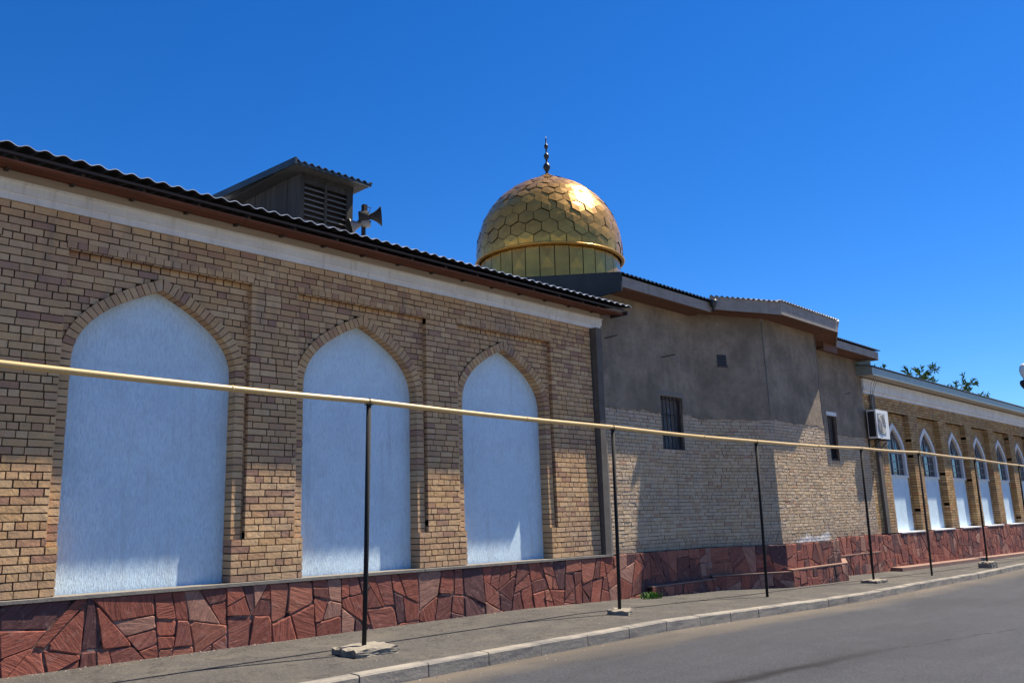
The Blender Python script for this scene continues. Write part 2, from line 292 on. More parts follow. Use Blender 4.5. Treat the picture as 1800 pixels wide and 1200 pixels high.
k = N('leaf'); r = k.rnd(); k.col(k.ramp(r, [(0, (.05, .10, .025)), (.4, (.08, .15, .035)), (.75, (.11, .18, .05)), (1, (.18, .21, .07))])); k.b.inputs['Subsurface Weight'].default_value = 0; M['leaf'] = k.fin(.8, 0, .1)
k = N('bright_grass'); r = k.rnd(); k.col(k.ramp(r, [(0, (.05, .13, .02)), (1, (.13, .26, .04))])); M['grass'] = k.fin(.6)
k = N('bark'); k.col(k.mix(k.noise(8), (.10, .08, .06), (.20, .17, .13))); M['bark'] = k.fin(.9)
k = N('pebble'); r = k.rnd(); k.col(k.ramp(r, [(0, (.30, .26, .21)), (.4, (.20, .17, .14)), (.7, (.24, .12, .09)), (1, (.45, .42, .37))])); M['pebble'] = k.fin(.9)
k = N('lamp_globe'); k.col((.75, .72, .65)); M['globe'] = k.fin(.25)
# ------------------------------------------------------------------ ground, pavement, kerb, road
KP = [(-60, 8.2), (0, 8.2), (10, 8.2), (20, 8.22), (27, 8.6), (39, 9.25), (60, 10.1), (100, 11.7), (220, 16.5)]
def kerb_y(x):
    for (a, b), (c, d) in zip(KP, KP[1:]):
        if x <= c: return b+(d-b)*(x-a)/(c-a)
    return KP[-1][1]
KH = .16
mb = MB(); mb.add([(-1500, -1500, -.9), (1500, -1500, -.9), (1500, 1500, -.9), (-1500, 1500, -.9)], [(0, 1, 2, 3)]); struct(mb.build('ground', M['soil']))
xs = [-60, -30, -15, -8]+[i*1.0 for i in range(0, 61)]+[70, 80, 100, 130, 160, 220]
mb = MB()
for a, b in zip(xs, xs[1:]):
    rows = [0, .5, 1, 2, 4, 8, 11.5]
    for p, q in zip(rows, rows[1:]):
        P = [(x, kerb_y(x)-d, g(x)-KH-.012*min(d, 4)*0) for x, d in ((a, p), (b, p), (b, q), (a, q))]
        mb.add(P, [(0, 3, 2, 1)], [(a, p), (b, p), (b, q), (a, q)])
road = struct(mb.build('road', M['road']))
mb = MB()
for a, b in zip(xs, xs[1:]):
    mb.add([(a, kerb_y(a)+.17, g(a)-.012), (b, kerb_y(b)+.17, g(b)-.012), (b, 19 if b > 60 else 12.2, g(b)-.004), (a, 19 if a > 60 else 12.2, g(a)-.004)], [(0, 1, 2, 3)])
struct(mb.build('pavement', M['pave']))
mb = MB(); x = -20.0
while x < 90:
    L = 1.0; x1 = x+L-.014; dy = random.uniform(-.006, .006); dz = random.uniform(-.006, .006)
    P = []
    for xx in (x, x1):
        y0 = kerb_y(xx)+dy; z = g(xx)+dz
        P += [(xx, y0, z-KH-.06), (xx, y0+.004, z-.02), (xx, y0+.02, z), (xx, y0+.18, z+.002), (xx, y0+.18, z-KH)]
    n = 5; mb.add(P, [tuple(range(n))[::-1], tuple(range(n, 2*n))]+[(i, (i+1) % n, n+(i+1) % n, n+i) for i in range(n)]); x += L
struct(mb.build('kerb', M['kerb']))
mb = MB()                                       # joint filler under the kerb stones
for a, b in zip(xs, xs[1:]):
    if a < 90: mb.add([(a, kerb_y(a)+.01, g(a)-KH-.05), (b, kerb_y(b)+.01, g(b)-KH-.05), (b, kerb_y(b)+.025, g(b)-.03), (a, kerb_y(a)+.025, g(a)-.03)], [(0, 1, 2, 3)])
struct(mb.build('kerb_joint', M['mortar']))
# ------------------------------------------------------------------ bricks
def bricks(mb, mo, fn, u0, u1, z0, z1, holes=None, h=.0996, L=.258, joint=.016, y=0.0, md=.016, back=.262, jit=.004, rnd=None, zlim=None):
    """rows of separate bricks on a wall face; holes(zmid) gives blocked intervals"""
    R = rnd or random; rows = int(round((z1-z0)/h)); h = (z1-z0)/rows
    for k in range(rows):
        za, zb = z0+k*h, z0+(k+1)*h; zm = (za+zb)/2; iv = [(u0, u1)]
        for a, b in (holes(zm) if holes else []):
            nv = []
            for p, q in iv:
                if b <= p or a >= q: nv.append((p, q)); continue
                if a > p: nv.append((p, a))
                if b < q: nv.append((b, q))
            iv = nv
        head = (k % 6 == 2)
        W = (L-joint)/2 if head else L
        off = (0 if k % 2 else .5)*W+R.uniform(-.04, .04)
        for p, q in iv:
            if q-p < .015: continue
            mo.box((p+.006, y+md, za), (q-.006, y+back, zb), fn, skip=('k', 't', 'b'))
            u = math.floor((p-off)/(W+joint))*(W+joint)+off; 
            while u < q:
                w_ = W
                if not head and R.random() < .14: w_ = (L-joint)/2
                a, b = max(u, p), min(u+w_, q)
                if a-p < .056: a = p
                if q-b < .056: b = q
                if u > q-.035 and u > p+.035: break
                if b-a > .03:
                    t1, t2, t3, t4 = [R.uniform(-jit, jit) for _ in range(4)]; e = R.uniform(0, jit)
                    zz0, zz1 = za+joint*.5+t1*.7, zb-joint*.5+t2*.7; a2, b2 = (a+t3*.8 if a > p else a), (b+t4*.8 if b < q else b)
                    yf = y-e; P = [fn(a2, yf+t1*.6, zz0), fn(b2, yf+t2*.6, zz0+t3*.5), fn(b2, yf+t3*.6, zz1+t4*.5), fn(a2, yf+t4*.6, zz1)]
                    yb = y+back-.004 if (a == p or b == q) else y+.06
                    P += [fn(a2, yb, zz0), fn(b2, yb, zz0), fn(b2, yb, zz1), fn(a2, yb, zz1)]
                    mb.add(P, [(0, 1, 2, 3), (1, 0, 4, 5), (2, 1, 5, 6), (3, 2, 6, 7), (0, 3, 7, 4)])
                u += w_+joint
def bez(p0, p1, p2, p3, n):
    return [tuple((1-t)**3*a+3*(1-t)**2*t*b+3*(1-t)*t*t*c+t**3*d for a, b, c, d in zip(p0, p1, p2, p3)) for t in [i/n for i in range(n+1)]]
def arch_curve(hw, zs, rise, n=40):   # right half from spring to apex
    return bez((hw, zs), (hw, zs+rise*.45), (hw*.58, zs+rise*.74), (0, zs+rise), n)
def arch_hw(curve, z, hw0):
    if z <= curve[0][1]: return hw0
    if z >= curve[-1][1]: return 0
    for (a, b), (c, d) in zip(curve, curve[1:]):
        if b <= z <= d: return a+(c-a)*(z-b)/(d-b+1e-9)
    return 0
def offset_curve(cv, o):
    out = []
    for i, p in enumerate(cv):
        a = cv[max(i-1, 0)]; b = cv[min(i+1, len(cv)-1)]; dx, dz = b[0]-a[0], b[1]-a[1]; L = math.hypot(dx, dz)
        out.append((p[0]+o*dz/L, p[1]-o*dx/L))
    # apex: run to the axis
    (a, b), (c, d) = out[-2], out[-1]; t = a/(a-c) if a != c else 1; out[-1] = (0, b+(d-b)*t) if t > 0 else (0, d)
    return out
def resample(cv, step):
    L = [0]
    for p, q in zip(cv, cv[1:]): L.append(L[-1]+math.hypot(q[0]-p[0], q[1]-p[1]))
    n = max(2, int(round(L[-1]/step))); out = []
    for i in range(n+1):
        s = L[-1]*i/n
        for j in range(len(L)-1):
            if L[j] <= s <= L[j+1]+1e-9:
                t = (s-L[j])/(L[j+1]-L[j]+1e-9); out.append((cv[j][0]+(cv[j+1][0]-cv[j][0])*t, cv[j][1]+(cv[j+1][1]-cv[j][1])*t)); break
    return out
def arch_ring(mb, mo, fn, c, hw, zs, rise, rw, z0, y0, y1, R):
    cv = arch_curve(hw, zs, rise); n = 14; inner = resample(cv, .092)
    outer = offset_curve(inner, rw)
    for s in (-1, 1):
        for i in range(len(inner)-1):
            (a, b), (c2, d) = inner[i], inner[i+1]; (e, f_), (g2, h2) = outer[i], outer[i+1]; t = .07
            def L(p, q, t): return (p[0]+(q[0]-p[0])*t, p[1]+(q[1]-p[1])*t)
            A, B = L((a, b), (c2, d), t), L((a, b), (c2, d), 1-t); E, G = L((e, f_), (g2, h2), t), L((e, f_), (g2, h2), 1-t)
            yj = y0+R.uniform(-.004, .004)
            poly = [(c+s*x, z) for x, z in (A, E, G, B)]
            mb.prism(poly, yj, y1, fn)
            mo.prism([(c+s*x, z) for x, z in ((a+.006, b), (e-.006, f_), (g2-.006, h2), (c2+.006, d))], y0+.012, y1, fn)
        z = z0; k = 0
        while z < zs-.01:
            zb = min(z+.0996, zs); j = R.uniform(-.003, .003)
            mb.prism([(c+s*(hw+abs(j)), z+.007), (c+s*(hw+rw), z+.007), (c+s*(hw+rw), zb-.007), (c+s*(hw+abs(j)), zb-.007)], y0+j, y1, fn)
            z += .0996
        mo.prism([(c+s*(hw+.006), z0), (c+s*(hw+rw-.004), z0), (c+s*(hw+rw-.004), zs), (c+s*(hw+.006), zs)], y0+.012, y1, fn)
# ------------------------------------------------------------------ crazy-paved stone plinth
def clip(poly, px, pz, nx, nz):
    out = []; n = len(poly)
    for i in range(n):
        a, b = poly[i], poly[(i+1) % n]; da = (a[0]-px)*nx+(a[1]-pz)*nz; db = (b[0]-px)*nx+(b[1]-pz)*nz
        if da <= 0: out.append(a)
        if (da < 0 < db) or (db < 0 < da):
            t = da/(da-db); out.append((a[0]+(b[0]-a[0])*t, a[1]+(b[1]-a[1])*t))
    return out
def stones(mb, mo, fn, u0, u1, z0, z1, R, y=-.05, sx=.46, sz=.40, gap=.0065):
    def area(P): return abs(sum(P[k][0]*P[(k+1) % len(P)][1]-P[(k+1) % len(P)][0]*P[k][1] for k in range(len(P))))/2
    cells = []; u = u0
    while u < u1-1e-6:
        v = min(u+R.uniform(.9, 1.5), u1); v = u1 if u1-v < .4 else v; cells.append((u, v)); u = v
    done = []
    edges_ = [u0]+[c[1] for c in cells]; tilt_ = [0]+[R.uniform(-.12, .12) for _ in cells]; tilt_[-1] = 0
    stack = [[(edges_[i]-tilt_[i], z0), (edges_[i+1]-tilt_[i+1], z0), (edges_[i+1]+tilt_[i+1], z1), (edges_[i]+tilt_[i], z1)] for i in range(len(cells))]
    while stack:
        P = stack.pop(); A = area(P)
        if A < sx*sz*R.choice([.35, .6, .8, 1.2, 1.6]) or A < .012: done.append(P); continue
        cx = sum(p[0] for p in P)/len(P); cz = sum(p[1] for p in P)/len(P); w_ = max(p[0] for p in P)-min(p[0] for p in P); h_ = max(p[1] for p in P)-min(p[1] for p in P)
        base = (0 if w_ > h_ else math.pi/2)+R.gauss(0, .33); nx, nz = math.cos(base), math.sin(base)
        px, pz = cx+R.uniform(-.11, .11)*w_, cz+R.uniform(-.11, .11)*h_
        a_, b_ = clip(P, px, pz, nx, nz), clip(P, px, pz, -nx, -nz)
        if len(a_) < 3 or len(b_) < 3 or min(area(a_), area(b_)) < .006: done.append(P); continue
        stack += [a_, b_]
    for P0_ in done:
        cx = sum(p[0] for p in P0_)/len(P0_); cz = sum(p[1] for p in P0_)/len(P0_); P = list(P0_); n = len(P0_); a, b = cx, cz
        sgn = sum(P0_[k][0]*P0_[(k+1) % n][1]-P0_[(k+1) % n][0]*P0_[k][1] for k in range(n))
        for k in range(n):
            p, q = P0_[k], P0_[(k+1) % n]; L = math.hypot(q[0]-p[0], q[1]-p[1])
            if L < 1e-4: continue
            nx, nz_ = (q[1]-p[1])/L, -(q[0]-p[0])/L
            if sgn < 0: nx, nz_ = -nx, -nz_
            gp = gap*R.choice([.2, .4, .6, .8, 1.5]); P = clip(P, p[0]-nx*gp, p[1]-nz_*gp, nx, nz_)
            if len(P) < 3: break
        if len(P) < 3: continue
        if area(P) < .02 and R.random() < .25: continue
        A = abs(sum(P[k][0]*P[(k+1) % len(P)][1]-P[(k+1) % len(P)][0]*P[k][1] for k in range(len(P))))/2
        if A < .002: continue
        C2 = []
        for k in range(len(P)):
            o_, p, q = P[k-1], P[k], P[(k+1) % len(P)]; t = R.choice([.02, .04, .07, .12])
            C2 += [(p[0]+(o_[0]-p[0])*t, p[1]+(o_[1]-p[1])*t), (p[0]+(q[0]-p[0])*t, p[1]+(q[1]-p[1])*t)]
        P = C2
        Q = []
        for k in range(len(P)):
            p, q = P[k], P[(k+1) % len(P)]; L = math.hypot(q[0]-p[0], q[1]-p[1]); Q.append(p); m_ = int(L/.09)
            for t in range(1, m_+1):
                tt = t/(m_+1); o = R.uniform(0, .035); Q.append((p[0]+(q[0]-p[0])*tt+(a-p[0])*o, p[1]+(q[1]-p[1])*tt+(b-p[1])*o))
        cu = sum(p[0] for p in Q)/len(Q); cz = sum(p[1] for p in Q)/len(Q); an = R.uniform(0, math.pi); ox, oz = R.uniform(0, 90), R.uniform(0, 90)
        tu, tz, dy = R.uniform(-.035, .035), R.uniform(-.035, .035), R.uniform(-.012, .001)
        yf = lambda u, z: y+dy+(u-cu)*tu+(z-cz)*tz
        uvf = lambda u, z: ((u*math.cos(an)+z*math.sin(an))+ox, (-u*math.sin(an)+z*math.cos(an))+oz)
        n = len(Q); In = [(cu+(p[0]-cu)*.93, cz+(p[1]-cz)*.93) for p in Q]
        V = [fn(u, yf(u, z), z) for u, z in In]+[fn(u, yf(u, z)+.009, z) for u, z in Q]+[fn(u, y+.04, z) for u, z in Q]
        UV = [uvf(*p) for p in In]+[uvf(*p) for p in Q]*2
        F_ = [tuple(range(n))]+[(k, n+k, n+(k+1) % n, (k+1) % n) for k in range(n)]+[(n+k, 2*n+k, 2*n+(k+1) % n, n+(k+1) % n) for k in range(n)]
        mb.add(V, F_, UV)
    mo.add([fn(u0, y+.010, z0), fn(u1, y+.010, z0), fn(u1, y+.010, z1), fn(u0, y+.010, z1)], [(0, 1, 2, 3)])
def corrugated(mb, P0, P1, up_, n, amp, period, th=.012, two=False):
    """sheet from eave edge P0->P1 rising along vector up_"""
    P0, P1, U = Vector(P0), Vector(P1), Vector(up_); L = (P1-P0).length; k = max(8, int(L/period*8)); d = (P1-P0)/k
    top = []; bot = []
    for s in (0, 1):
        for i in range(k+1):
            z = amp*math.sin(2*math.pi*i/8); p = P0+d*i+U*s+Vector((0, 0, z)); top.append(tuple(p)); bot.append((p.x, p.y, p.z-th))
    n1 = k+1; o = top+bot; N2 = 2*n1; fs = []
    for i in range(k):
        fs.append((i, i+1, n1+i+1, n1+i)); fs.append((N2+i, N2+n1+i, N2+n1+i+1, N2+i+1)); fs.append((i, N2+i, N2+i+1, i+1))
    fs += [(0, n1, N2+n1, N2), (k, N2+k, N2+n1+k, n1+k)]
    mb.add(o, fs)
    if two:
        for q in range(len(mb.mi)-len(fs), len(mb.mi)): mb.mi[q] = 1 if min(fs[q-(len(mb.mi)-len(fs))]) >= N2 else 0
# ================================================================== LEFT BRICK BUILDING
R1 = random.Random(11)
Z0, ZC = .84, 5.72
bl = empty('brick_building', (7, 14, 0), 'long tan brick building with three tall blind white arches and a timber roof vent', 'building')
X0, X1 = -3.0, 14.80
bays = [1.55, 5.01, 8.47, 11.87]
HW, ZS, RISE, RW = 1.15, 3.78, 1.13, .15
PT, PB = 5.245, 1.40
DP = .25
mb, mo = MB(), MB()
def holes0(z):
    if z < PB: return [(c-HW, c+HW) for c in bays]
    if z < PT: return [(c-HW-RW+.01, c+HW+RW+.05) for c in bays]
    return []
bricks(mb, mo, WALL, X0, 14.56, Z0, ZC, holes0, rnd=R1)
oc = offset_curve(arch_curve(HW, ZS, RISE), RW)
for c in bays:
    def holes1(z, c=c):
        if z > oc[-1][1]: return []
        w_ = arch_hw(oc, z, HW+RW); return [(c-w_, c+w_)]
    bricks(mb, mo, WALL, c-HW-RW+.01, c+HW+RW+.05, PB, PT, holes1, y=.09, rnd=R1)
    arch_ring(mb, mo, WALL, c, HW, ZS, RISE, RW, PB, .045, DP+.03, R1)
for c in bays:
    a, b = c-HW-RW-.02, c+HW+RW+.09; u = a
    while u < b-.05:
        j = R1.uniform(-.002, .002); mb.box((u+.006, -.018+j, PT+.006), (min(u+.122, b), .05, PT+.092+j), WALL); u += .1285
    mo.box((a, -.005, PT), (b, .05, PT+.098), WALL)
mb.build('brick_wall', M['brick'], bl); mo.build('wall_mortar', M['mortar'], bl)
for c in bays:
    mb = MB(); n = 24; P = []
    for j in range(n+1):
        for i in range(9):
            P.append(WALL(c-HW-.04+(2*HW+.08)*i/8, DP+R1.uniform(-.002, .002), Z0-.02+(5.02-Z0)*j/n))
    mb.add(P, [(j*9+i, j*9+i+1, (j+1)*9+i+1, (j+1)*9+i) for j in range(n) for i in range(8)])
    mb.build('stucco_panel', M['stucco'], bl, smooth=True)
# cornice
mb = MB()
mb.box((X0, -.035, ZC), (14.93, .2, ZC+.10), WALL); mb.box((X0, -.06, ZC+.10), (14.95, .2, ZC+.255), WALL)
mb.box((X0, -.085, ZC+.225), (14.96, -.06, ZC+.255), WALL)
mb.build('cornice', M['white'], bl)
mb = MB(); mb.box((X0, -.05, ZC+.255), (14.9, .2, ZC+.40), WALL); mb.build('cornice_board', M['beige'], bl)
# soffit boards, red brown
mb = MB(); R = random.Random(5)
ys = [-.05, -.155, -.26, -.365, -.47]
for i, yb in enumerate(ys):
    x = X0
    while x < 15.0:
        L = R.uniform(2.2, 4.2); x2 = min(x+L-.01, 15.08)
        mb.box((x, yb-.10, ZC+.375-.02*i+R.uniform(-.004, .004)), (x2, yb, ZC+.405-.02*i), WALL); x += L
mb.build('soffit', M['redwood'], bl)
mb = MB(); mb.box((X0, -.585, ZC+.385), (15.12, -.56, ZC+.42), WALL)
for i in range(24):
    x = X0+.4+i*.78; mb.box((x, -.49, ZC+.345), (x+.05, .15, ZC+.43), WALL)
mb.build('eave_batten', M['frame_dark'], bl)
mb = MB(); e0 = WALL(X0, -.72, ZC+.47); e1 = WALL(15.22, -.72, ZC+.47)
corrugated(mb, e0, e1, (0, 7.0, 1.15), 1, .019, .21, .010, True); rf = mb.build('roof', [M['roof_light'], M['ac_dark']], bl)  # underside coloured black for its shade, top and edge pale for the sun glint
mb = MB(); mb.box((X0, .34, 0), (14.5, .6, ZC+.2), WALL); mb.box((X0, 6.9, -1), (14.5, 7.1, 6.9), WALL); mb.box((X0-.3, -.0, -1), (X0, 7.1, 6.1), WALL); mb.build('wall_core', M['column'], bl)
# plinth
mb, mo = MB(), MB(); stones(mb, mo, WALL, X0, 15.05, -.25, Z0-.045, random.Random(21), y=-.075); mb.build('plinth_stone', M['stone'], bl)
mo.build('plinth_grout', M['grout'], bl)
mb = MB(); x = X0
while x < 14.85:
    L = random.uniform(1.2, 2.4); x2 = min(x+L, 14.86); j = random.uniform(-.006, .006)
    mb.box((x, -.105+j, Z0-.045), (x2-.003, .19, Z0-.003+j*.4), WALL); x += L
mb.build('plinth_cap', M['cement'], bl)
# dark concrete column at the corner
mb = MB(); P = []
for z, y0 in ((Z0-.02, -.095), (ZC, -.16)):
    P += [WALL(14.60, y0, z), WALL(14.79, y0, z), WALL(14.79, .15, z), WALL(14.60, .15, z)]
mb.add(P, [(0, 1, 5, 4), (1, 2, 6, 5), (3, 0, 4, 7), (4, 5, 6, 7)]); mb.build('corner_column', M['column'], bl)
mb = MB(); mb.box((14.795, -.06, Z0-.02), (14.90, .15, ZC), WALL); mb.build('corner_strip', M['cement'], bl)
# dormer vent
DY = 12.5
dm = MB()
for i in range(14):                                   # side planks
    a = DY+i*.19; dm.box((7.68+random.uniform(-.004, .004), a+.004, 6.2), (7.72, a+.186, 7.68+.05*(a-DY)), None)
dmr = dm.build('roof_vent', M['oldwood'], bl)
mb = MB()
for i in range(14): a = DY+i*.19; mb.box((8.74, a+.004, 6.2), (8.78, a+.186, 7.68+.05*(a-DY)))
mb.build('side_boarding', M['oldwood'], dmr)
mb = MB()
for a, b in ((7.665, 7.76), (8.19, 8.235), (8.665, 8.795)): mb.box((a, DY-.045, 6.25), (b, DY, 7.63))
mb.box((7.76, DY-.03, 7.53), (8.19, DY, 7.63)); mb.box((8.235, DY-.03, 7.53), (8.665, DY, 7.63)); mb.box((7.665, DY-.06, 7.632), (8.795, DY, 7.70))
mb.build('vent_frame', M['oldwood'], dmr)
mb = MB()
for (a, b) in ((7.765, 8.185), (8.24, 8.66)):
    for i in range(12):
        z = 6.33+i*.1; P = [(a, DY-.035, z), (b, DY-.035, z), (b, DY+.05, z+.06), (a, DY+.05, z+.06)]; P += [(x, y, zz+.014) for x, y, zz in P]
        mb.add(P, [(0, 1, 2, 3), (7, 6, 5, 4), (0, 4, 5, 1), (1, 5, 6, 2), (3, 2, 6, 7), (0, 3, 7, 4)])
mb.build('louvre', M['slat'], dmr)
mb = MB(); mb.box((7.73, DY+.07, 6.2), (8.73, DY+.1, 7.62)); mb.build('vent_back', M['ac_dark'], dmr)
mb = MB(); corrugated(mb, (7.40, DY-.34, 7.765), (9.02, DY-.34, 7.765), (0, 3.1, .16), 1, .02, .14, .014)
mb.build('vent_roof', M['roof_dark'], dmr)
mb = MB(); P = [(7.37, DY-.36, 7.68), (7.41, DY-.36, 7.68), (7.41, 15.3, 7.84), (7.37, 15.3, 7.84)]; P += [(x, y, z+.12) for x, y, z in P]
mb.add(P, [(0, 1, 2, 3), (4, 5, 6, 7), (0, 4, 5, 1), (1, 5, 6, 2), (2, 6, 7, 3), (3, 7, 4, 0)]); mb.box((7.41, DY-.33, 7.70), (9.0, DY-.29, 7.742)); mb.build('vent_verge', M['roof_dark'], dmr)
mb = MB(); mb.box((7.42, DY-.28, 7.70), (8.98, DY+2.7, 7.715)); mb.build('vent_soffit', M['oldwood'], dmr)
# ------------------------------------------------------------------ loudspeakers
ls = empty('loudspeaker_mast', (8.93, 12.3, 6.4), 'pair of horn loudspeakers on a short mast beside the louvred roof vent', 'loudspeaker')
mb = MB(); mb.tube([(8.93, 12.3, 6.3), (8.93, 12.3, 7.22)], .042); mb.tube([(8.80, 12.3, 7.02), (9.06, 12.26, 7.06)], .02); mb.build('mast', M['speaker'], ls)
def horn(c, ax, s, mat, sub):
    mb = MB(); mb.lathe(c, [(.001, -.22*s), (.085*s, -.22*s), (.098*s, -.20*s), (.098*s, -.06*s), (.05*s, -.05*s), (.05*s, -.02*s), (.07*s, .03*s), (.10*s, .08*s), (.14*s, .125*s), (.165*s, .15*s), (.17*s, .16*s), (.155*s, .152*s), (.125*s, .12*s), (.08*s, .07*s), (.05*s, .03*s), (.001, .02*s)], 28, ax)
    h = mb.build('horn', mat, ls, smooth=True)
    mb = MB(); mb.lathe(Vector(c), [(.001, .13*s), (.03*s, .125*s), (.042*s, .10*s), (.03*s, .04*s)], 16, ax); mb.build('horn_core', sub, h, smooth=True)
horn((9.04, 12.2, 7.14), (.78, -.58, .08), 1.1, M['speaker'], M['speaker_light'])
horn((8.86, 12.36, 6.98), (-.70, .45, -.25), .95, M['speaker_light'], M['speaker'])
mb = MB(); mb.box((8.89, 12.24, 7.14), (8.97, 12.32, 7.36)); mb.box((8.86, 12.27, 7.02), (8.99, 12.33, 7.12)); mb.build('bracket', M['speaker'], ls)
mb = MB(); mb.tube([(8.93, 12.3, 7.34), (9.06, 12.26, 7.33), (9.0, 12.24, 7.22), (8.94, 12.27, 7.05), (8.97, 12.3, 6.9), (8.9, 12.3, 6.7)], .009, 6); mb.build('speaker_cable', M['post'], ls)
# ================================================================== MIDDLE RENDERED BUILDING WITH APSE AND DOME
R2 = random.Random(31)
bm_ = empty('domed_building', (20, 15, 0), 'grey rendered building with angular bay and a gold scaled dome on its roof', 'building')
AY = D-.93
CP = [(14.90, D), (18.77, D), (20.80, AY), (23.98, AY), (26.0, D), (29.45, D)]
faces = [plane(*CP[i], *CP[i+1]) for i in range(5)]
RT = 6.62
mb, mo, rn = MB(), MB(), MB()
def ragged(a, b, n, R, base, amp):
    out = []; w1 = 0; ph = R.uniform(0, 9)
    for i in range(n+1):
        w1 = w1*.9+R.gauss(0, .009); u = a+(b-a)*i/n
        out.append((u, base+w1+.012*math.sin(u*1.9+ph)+.010*math.sin(u*5.3+ph*2)+R.uniform(-.012, .012)))
    return out
win1 = (17.13-14.90, 18.08-14.90, 3.14, 4.44)
win4 = (26.40-26.0, 27.05-26.0, 3.18, 4.58)
tops = [6.76, 6.82, 6.82, 6.82, 6.80]
bnd = [4.0, 3.98, 3.98, 3.95, 3.98]
for i, (fn, L) in enumerate(faces):
    hole = {0: win1, 4: win4}.get(i)
    hf = (lambda z, h=hole: [(h[0], h[1])] if h[2] < z < h[3] else []) if hole else None
    bricks(mb, mo, fn, 0, L, Z0-.02, 4.16, hf, h=.083, L=.24, joint=.013, md=.012, jit=.007, back=.2, rnd=R2)
    # render slab with a ragged foot
    def slab(a, b, top, base_pts):
        n_ = len(base_pts)
        V = [fn(u, -.014, z) for u, z in base_pts]+[fn(u, -.014+R2.uniform(-.002, .002), top) for u, z in base_pts]+[fn(u, .003, z) for u, z in base_pts]
        rn.add(V, [(k, k+1, n_+k+1, n_+k) for k in range(n_-1)]+[(2*n_+k, 2*n_+k+1, k+1, k) for k in range(n_-1)])
    if hole:
        a, b, c, d = hole
        slab(0, a, tops[i], ragged(0, a, int(a/.05)+2, R2, bnd[i], .03))
        slab(a, b, tops[i], [(a, d), (b, d)])
        slab(b, L, tops[i], ragged(b, L, int((L-b)/.05)+2, R2, bnd[i], .03))
    else: slab(0, L, tops[i], ragged(0, L, int(L/.05), R2, bnd[i], .035))
mb.build('brick_wall', M['brick_rough'], bm_); mo.build('wall_mortar', M['mortar_light'], bm_)
rn.build('rendered_wall', M['render'], bm_, recalc=False)
mb = MB(); pl = [(x, y+.21) for x, y in CP]+[(29.45, D+9), (14.9, D+9)]
n = len(pl); mb.add([(x, y+.0, -1) for x, y in pl]+[(x, y, 6.6) for x, y in pl], [(i, (i+1) % n, n+(i+1) % n, n+i) for i in range(n)]); mb.build('wall_core', M['column'], bm_)
# windows
def dark_window(fn, h, film, lint):
    a, b, c, d = h
    f = MB()
    for q in ((a, a+.05, c, d), (b-.05, b, c, d)): f.box((q[0], .06, q[2]), (q[1], .12, q[3]), fn)
    f.box((a+.05, .06, c), (b-.05, .12, c+.06), fn); f.box((a+.05, .06, d-.06), (b-.05, .12, d), fn)
    w_ = f.build('window', M['frame_dark'], bm_)
    q = MB(); nx, nz = 14, 16; P = []
    for j in range(nz+1):
        for i in range(nx+1): P.append(fn(a+(b-a)*i/nx, .135+.02*math.sin(i*1.7+j*.35)*film+.006*random.random(), c+(d-c)*j/nz))
    q.add(P, [(j*(nx+1)+i, j*(nx+1)+i+1, (j+1)*(nx+1)+i+1, (j+1)*(nx+1)+i) for j in range(nz) for i in range(nx)])
    q.build('window_film' if film else 'pane', M['film'] if film else M['glass'], w_, smooth=True)
    q = MB(); nb = 5 if b-a > .8 else 3
    for i in range(1, nb+1):
        u = a+(b-a)*i/(nb+1); q.box((u-.008, .035, c), (u+.008, .05, d), fn)
    for z in (c+(d-c)*.33, c+(d-c)*.66): q.box((a, .05, z-.009), (b, .062, z+.009), fn)
    q.build('window_bar', M['rust'], w_)
    q = MB(); q.box((a-.04, -.02, d+.01), (b+.06, .02, d+.13), fn)
    q.build('lintel', M[lint], w_)
    # reveals
    q = MB(); q.box((a-.001, .003, c-.01), (a+.001, .2, d), fn); q.box((b-.001, .003, c-.01), (b+.001, .2, d), fn); q.box((a, .003, c-.012), (b, .2, c), fn); q.box((a, .003, d), (b, .2, d+.004), fn); q.build('window_reveal', M['mortar_light'], w_)
dark_window(faces[0][0], win1, 1, 'cement')
dark_window(faces[4][0], win4, 0, 'white')
fn2 = faces[1][0]
mb = MB(); mb.box((.72, -.022, 5.37), (1.0, -.016, 5.66), fn2); v_ = mb.build('vent_opening', M['ac_dark'], bm_)
mb = MB(); mb.box((.70, -.035, 5.33), (1.02, -.016, 5.368), fn2)
for i in range(3): mb.box((.73, -.03, 5.43+i*.075), (.99, -.023, 5.445+i*.075), fn2)
mb.build('vent_frame', M['frame_dark'], v_)
for (x, z, L) in ((15.08, 5.56, .30), (17.3, 5.38, .36), (28.05, 5.40, .14)):
    a = WALL(x, 0, z); mb = MB(); mb.tube([a, (a[0]+.06, a[1]-L*.5, a[2]+.02), (a[0]+.1, a[1]-L, a[2]+.04)], .013, 6); mb.build('steel_pin', M['rust'], bm_)
# crack below the window: thin dark sunken line
mb = MB(); fn = faces[0][0]; u = 2.78; z = 3.12
while z > 1.7:
    nz = z-random.uniform(.03, .08); nu = u+random.uniform(-.03, .028); mb.add([fn(u-.004, -.009, z), fn(u+.004, -.009, z), fn(nu+.004, -.009, nz), fn(nu-.004, -.009, nz)], [(0, 1, 2, 3)]); u, z = nu, nz
mb.build('wall_crack', M['ac_dark'], bm_)
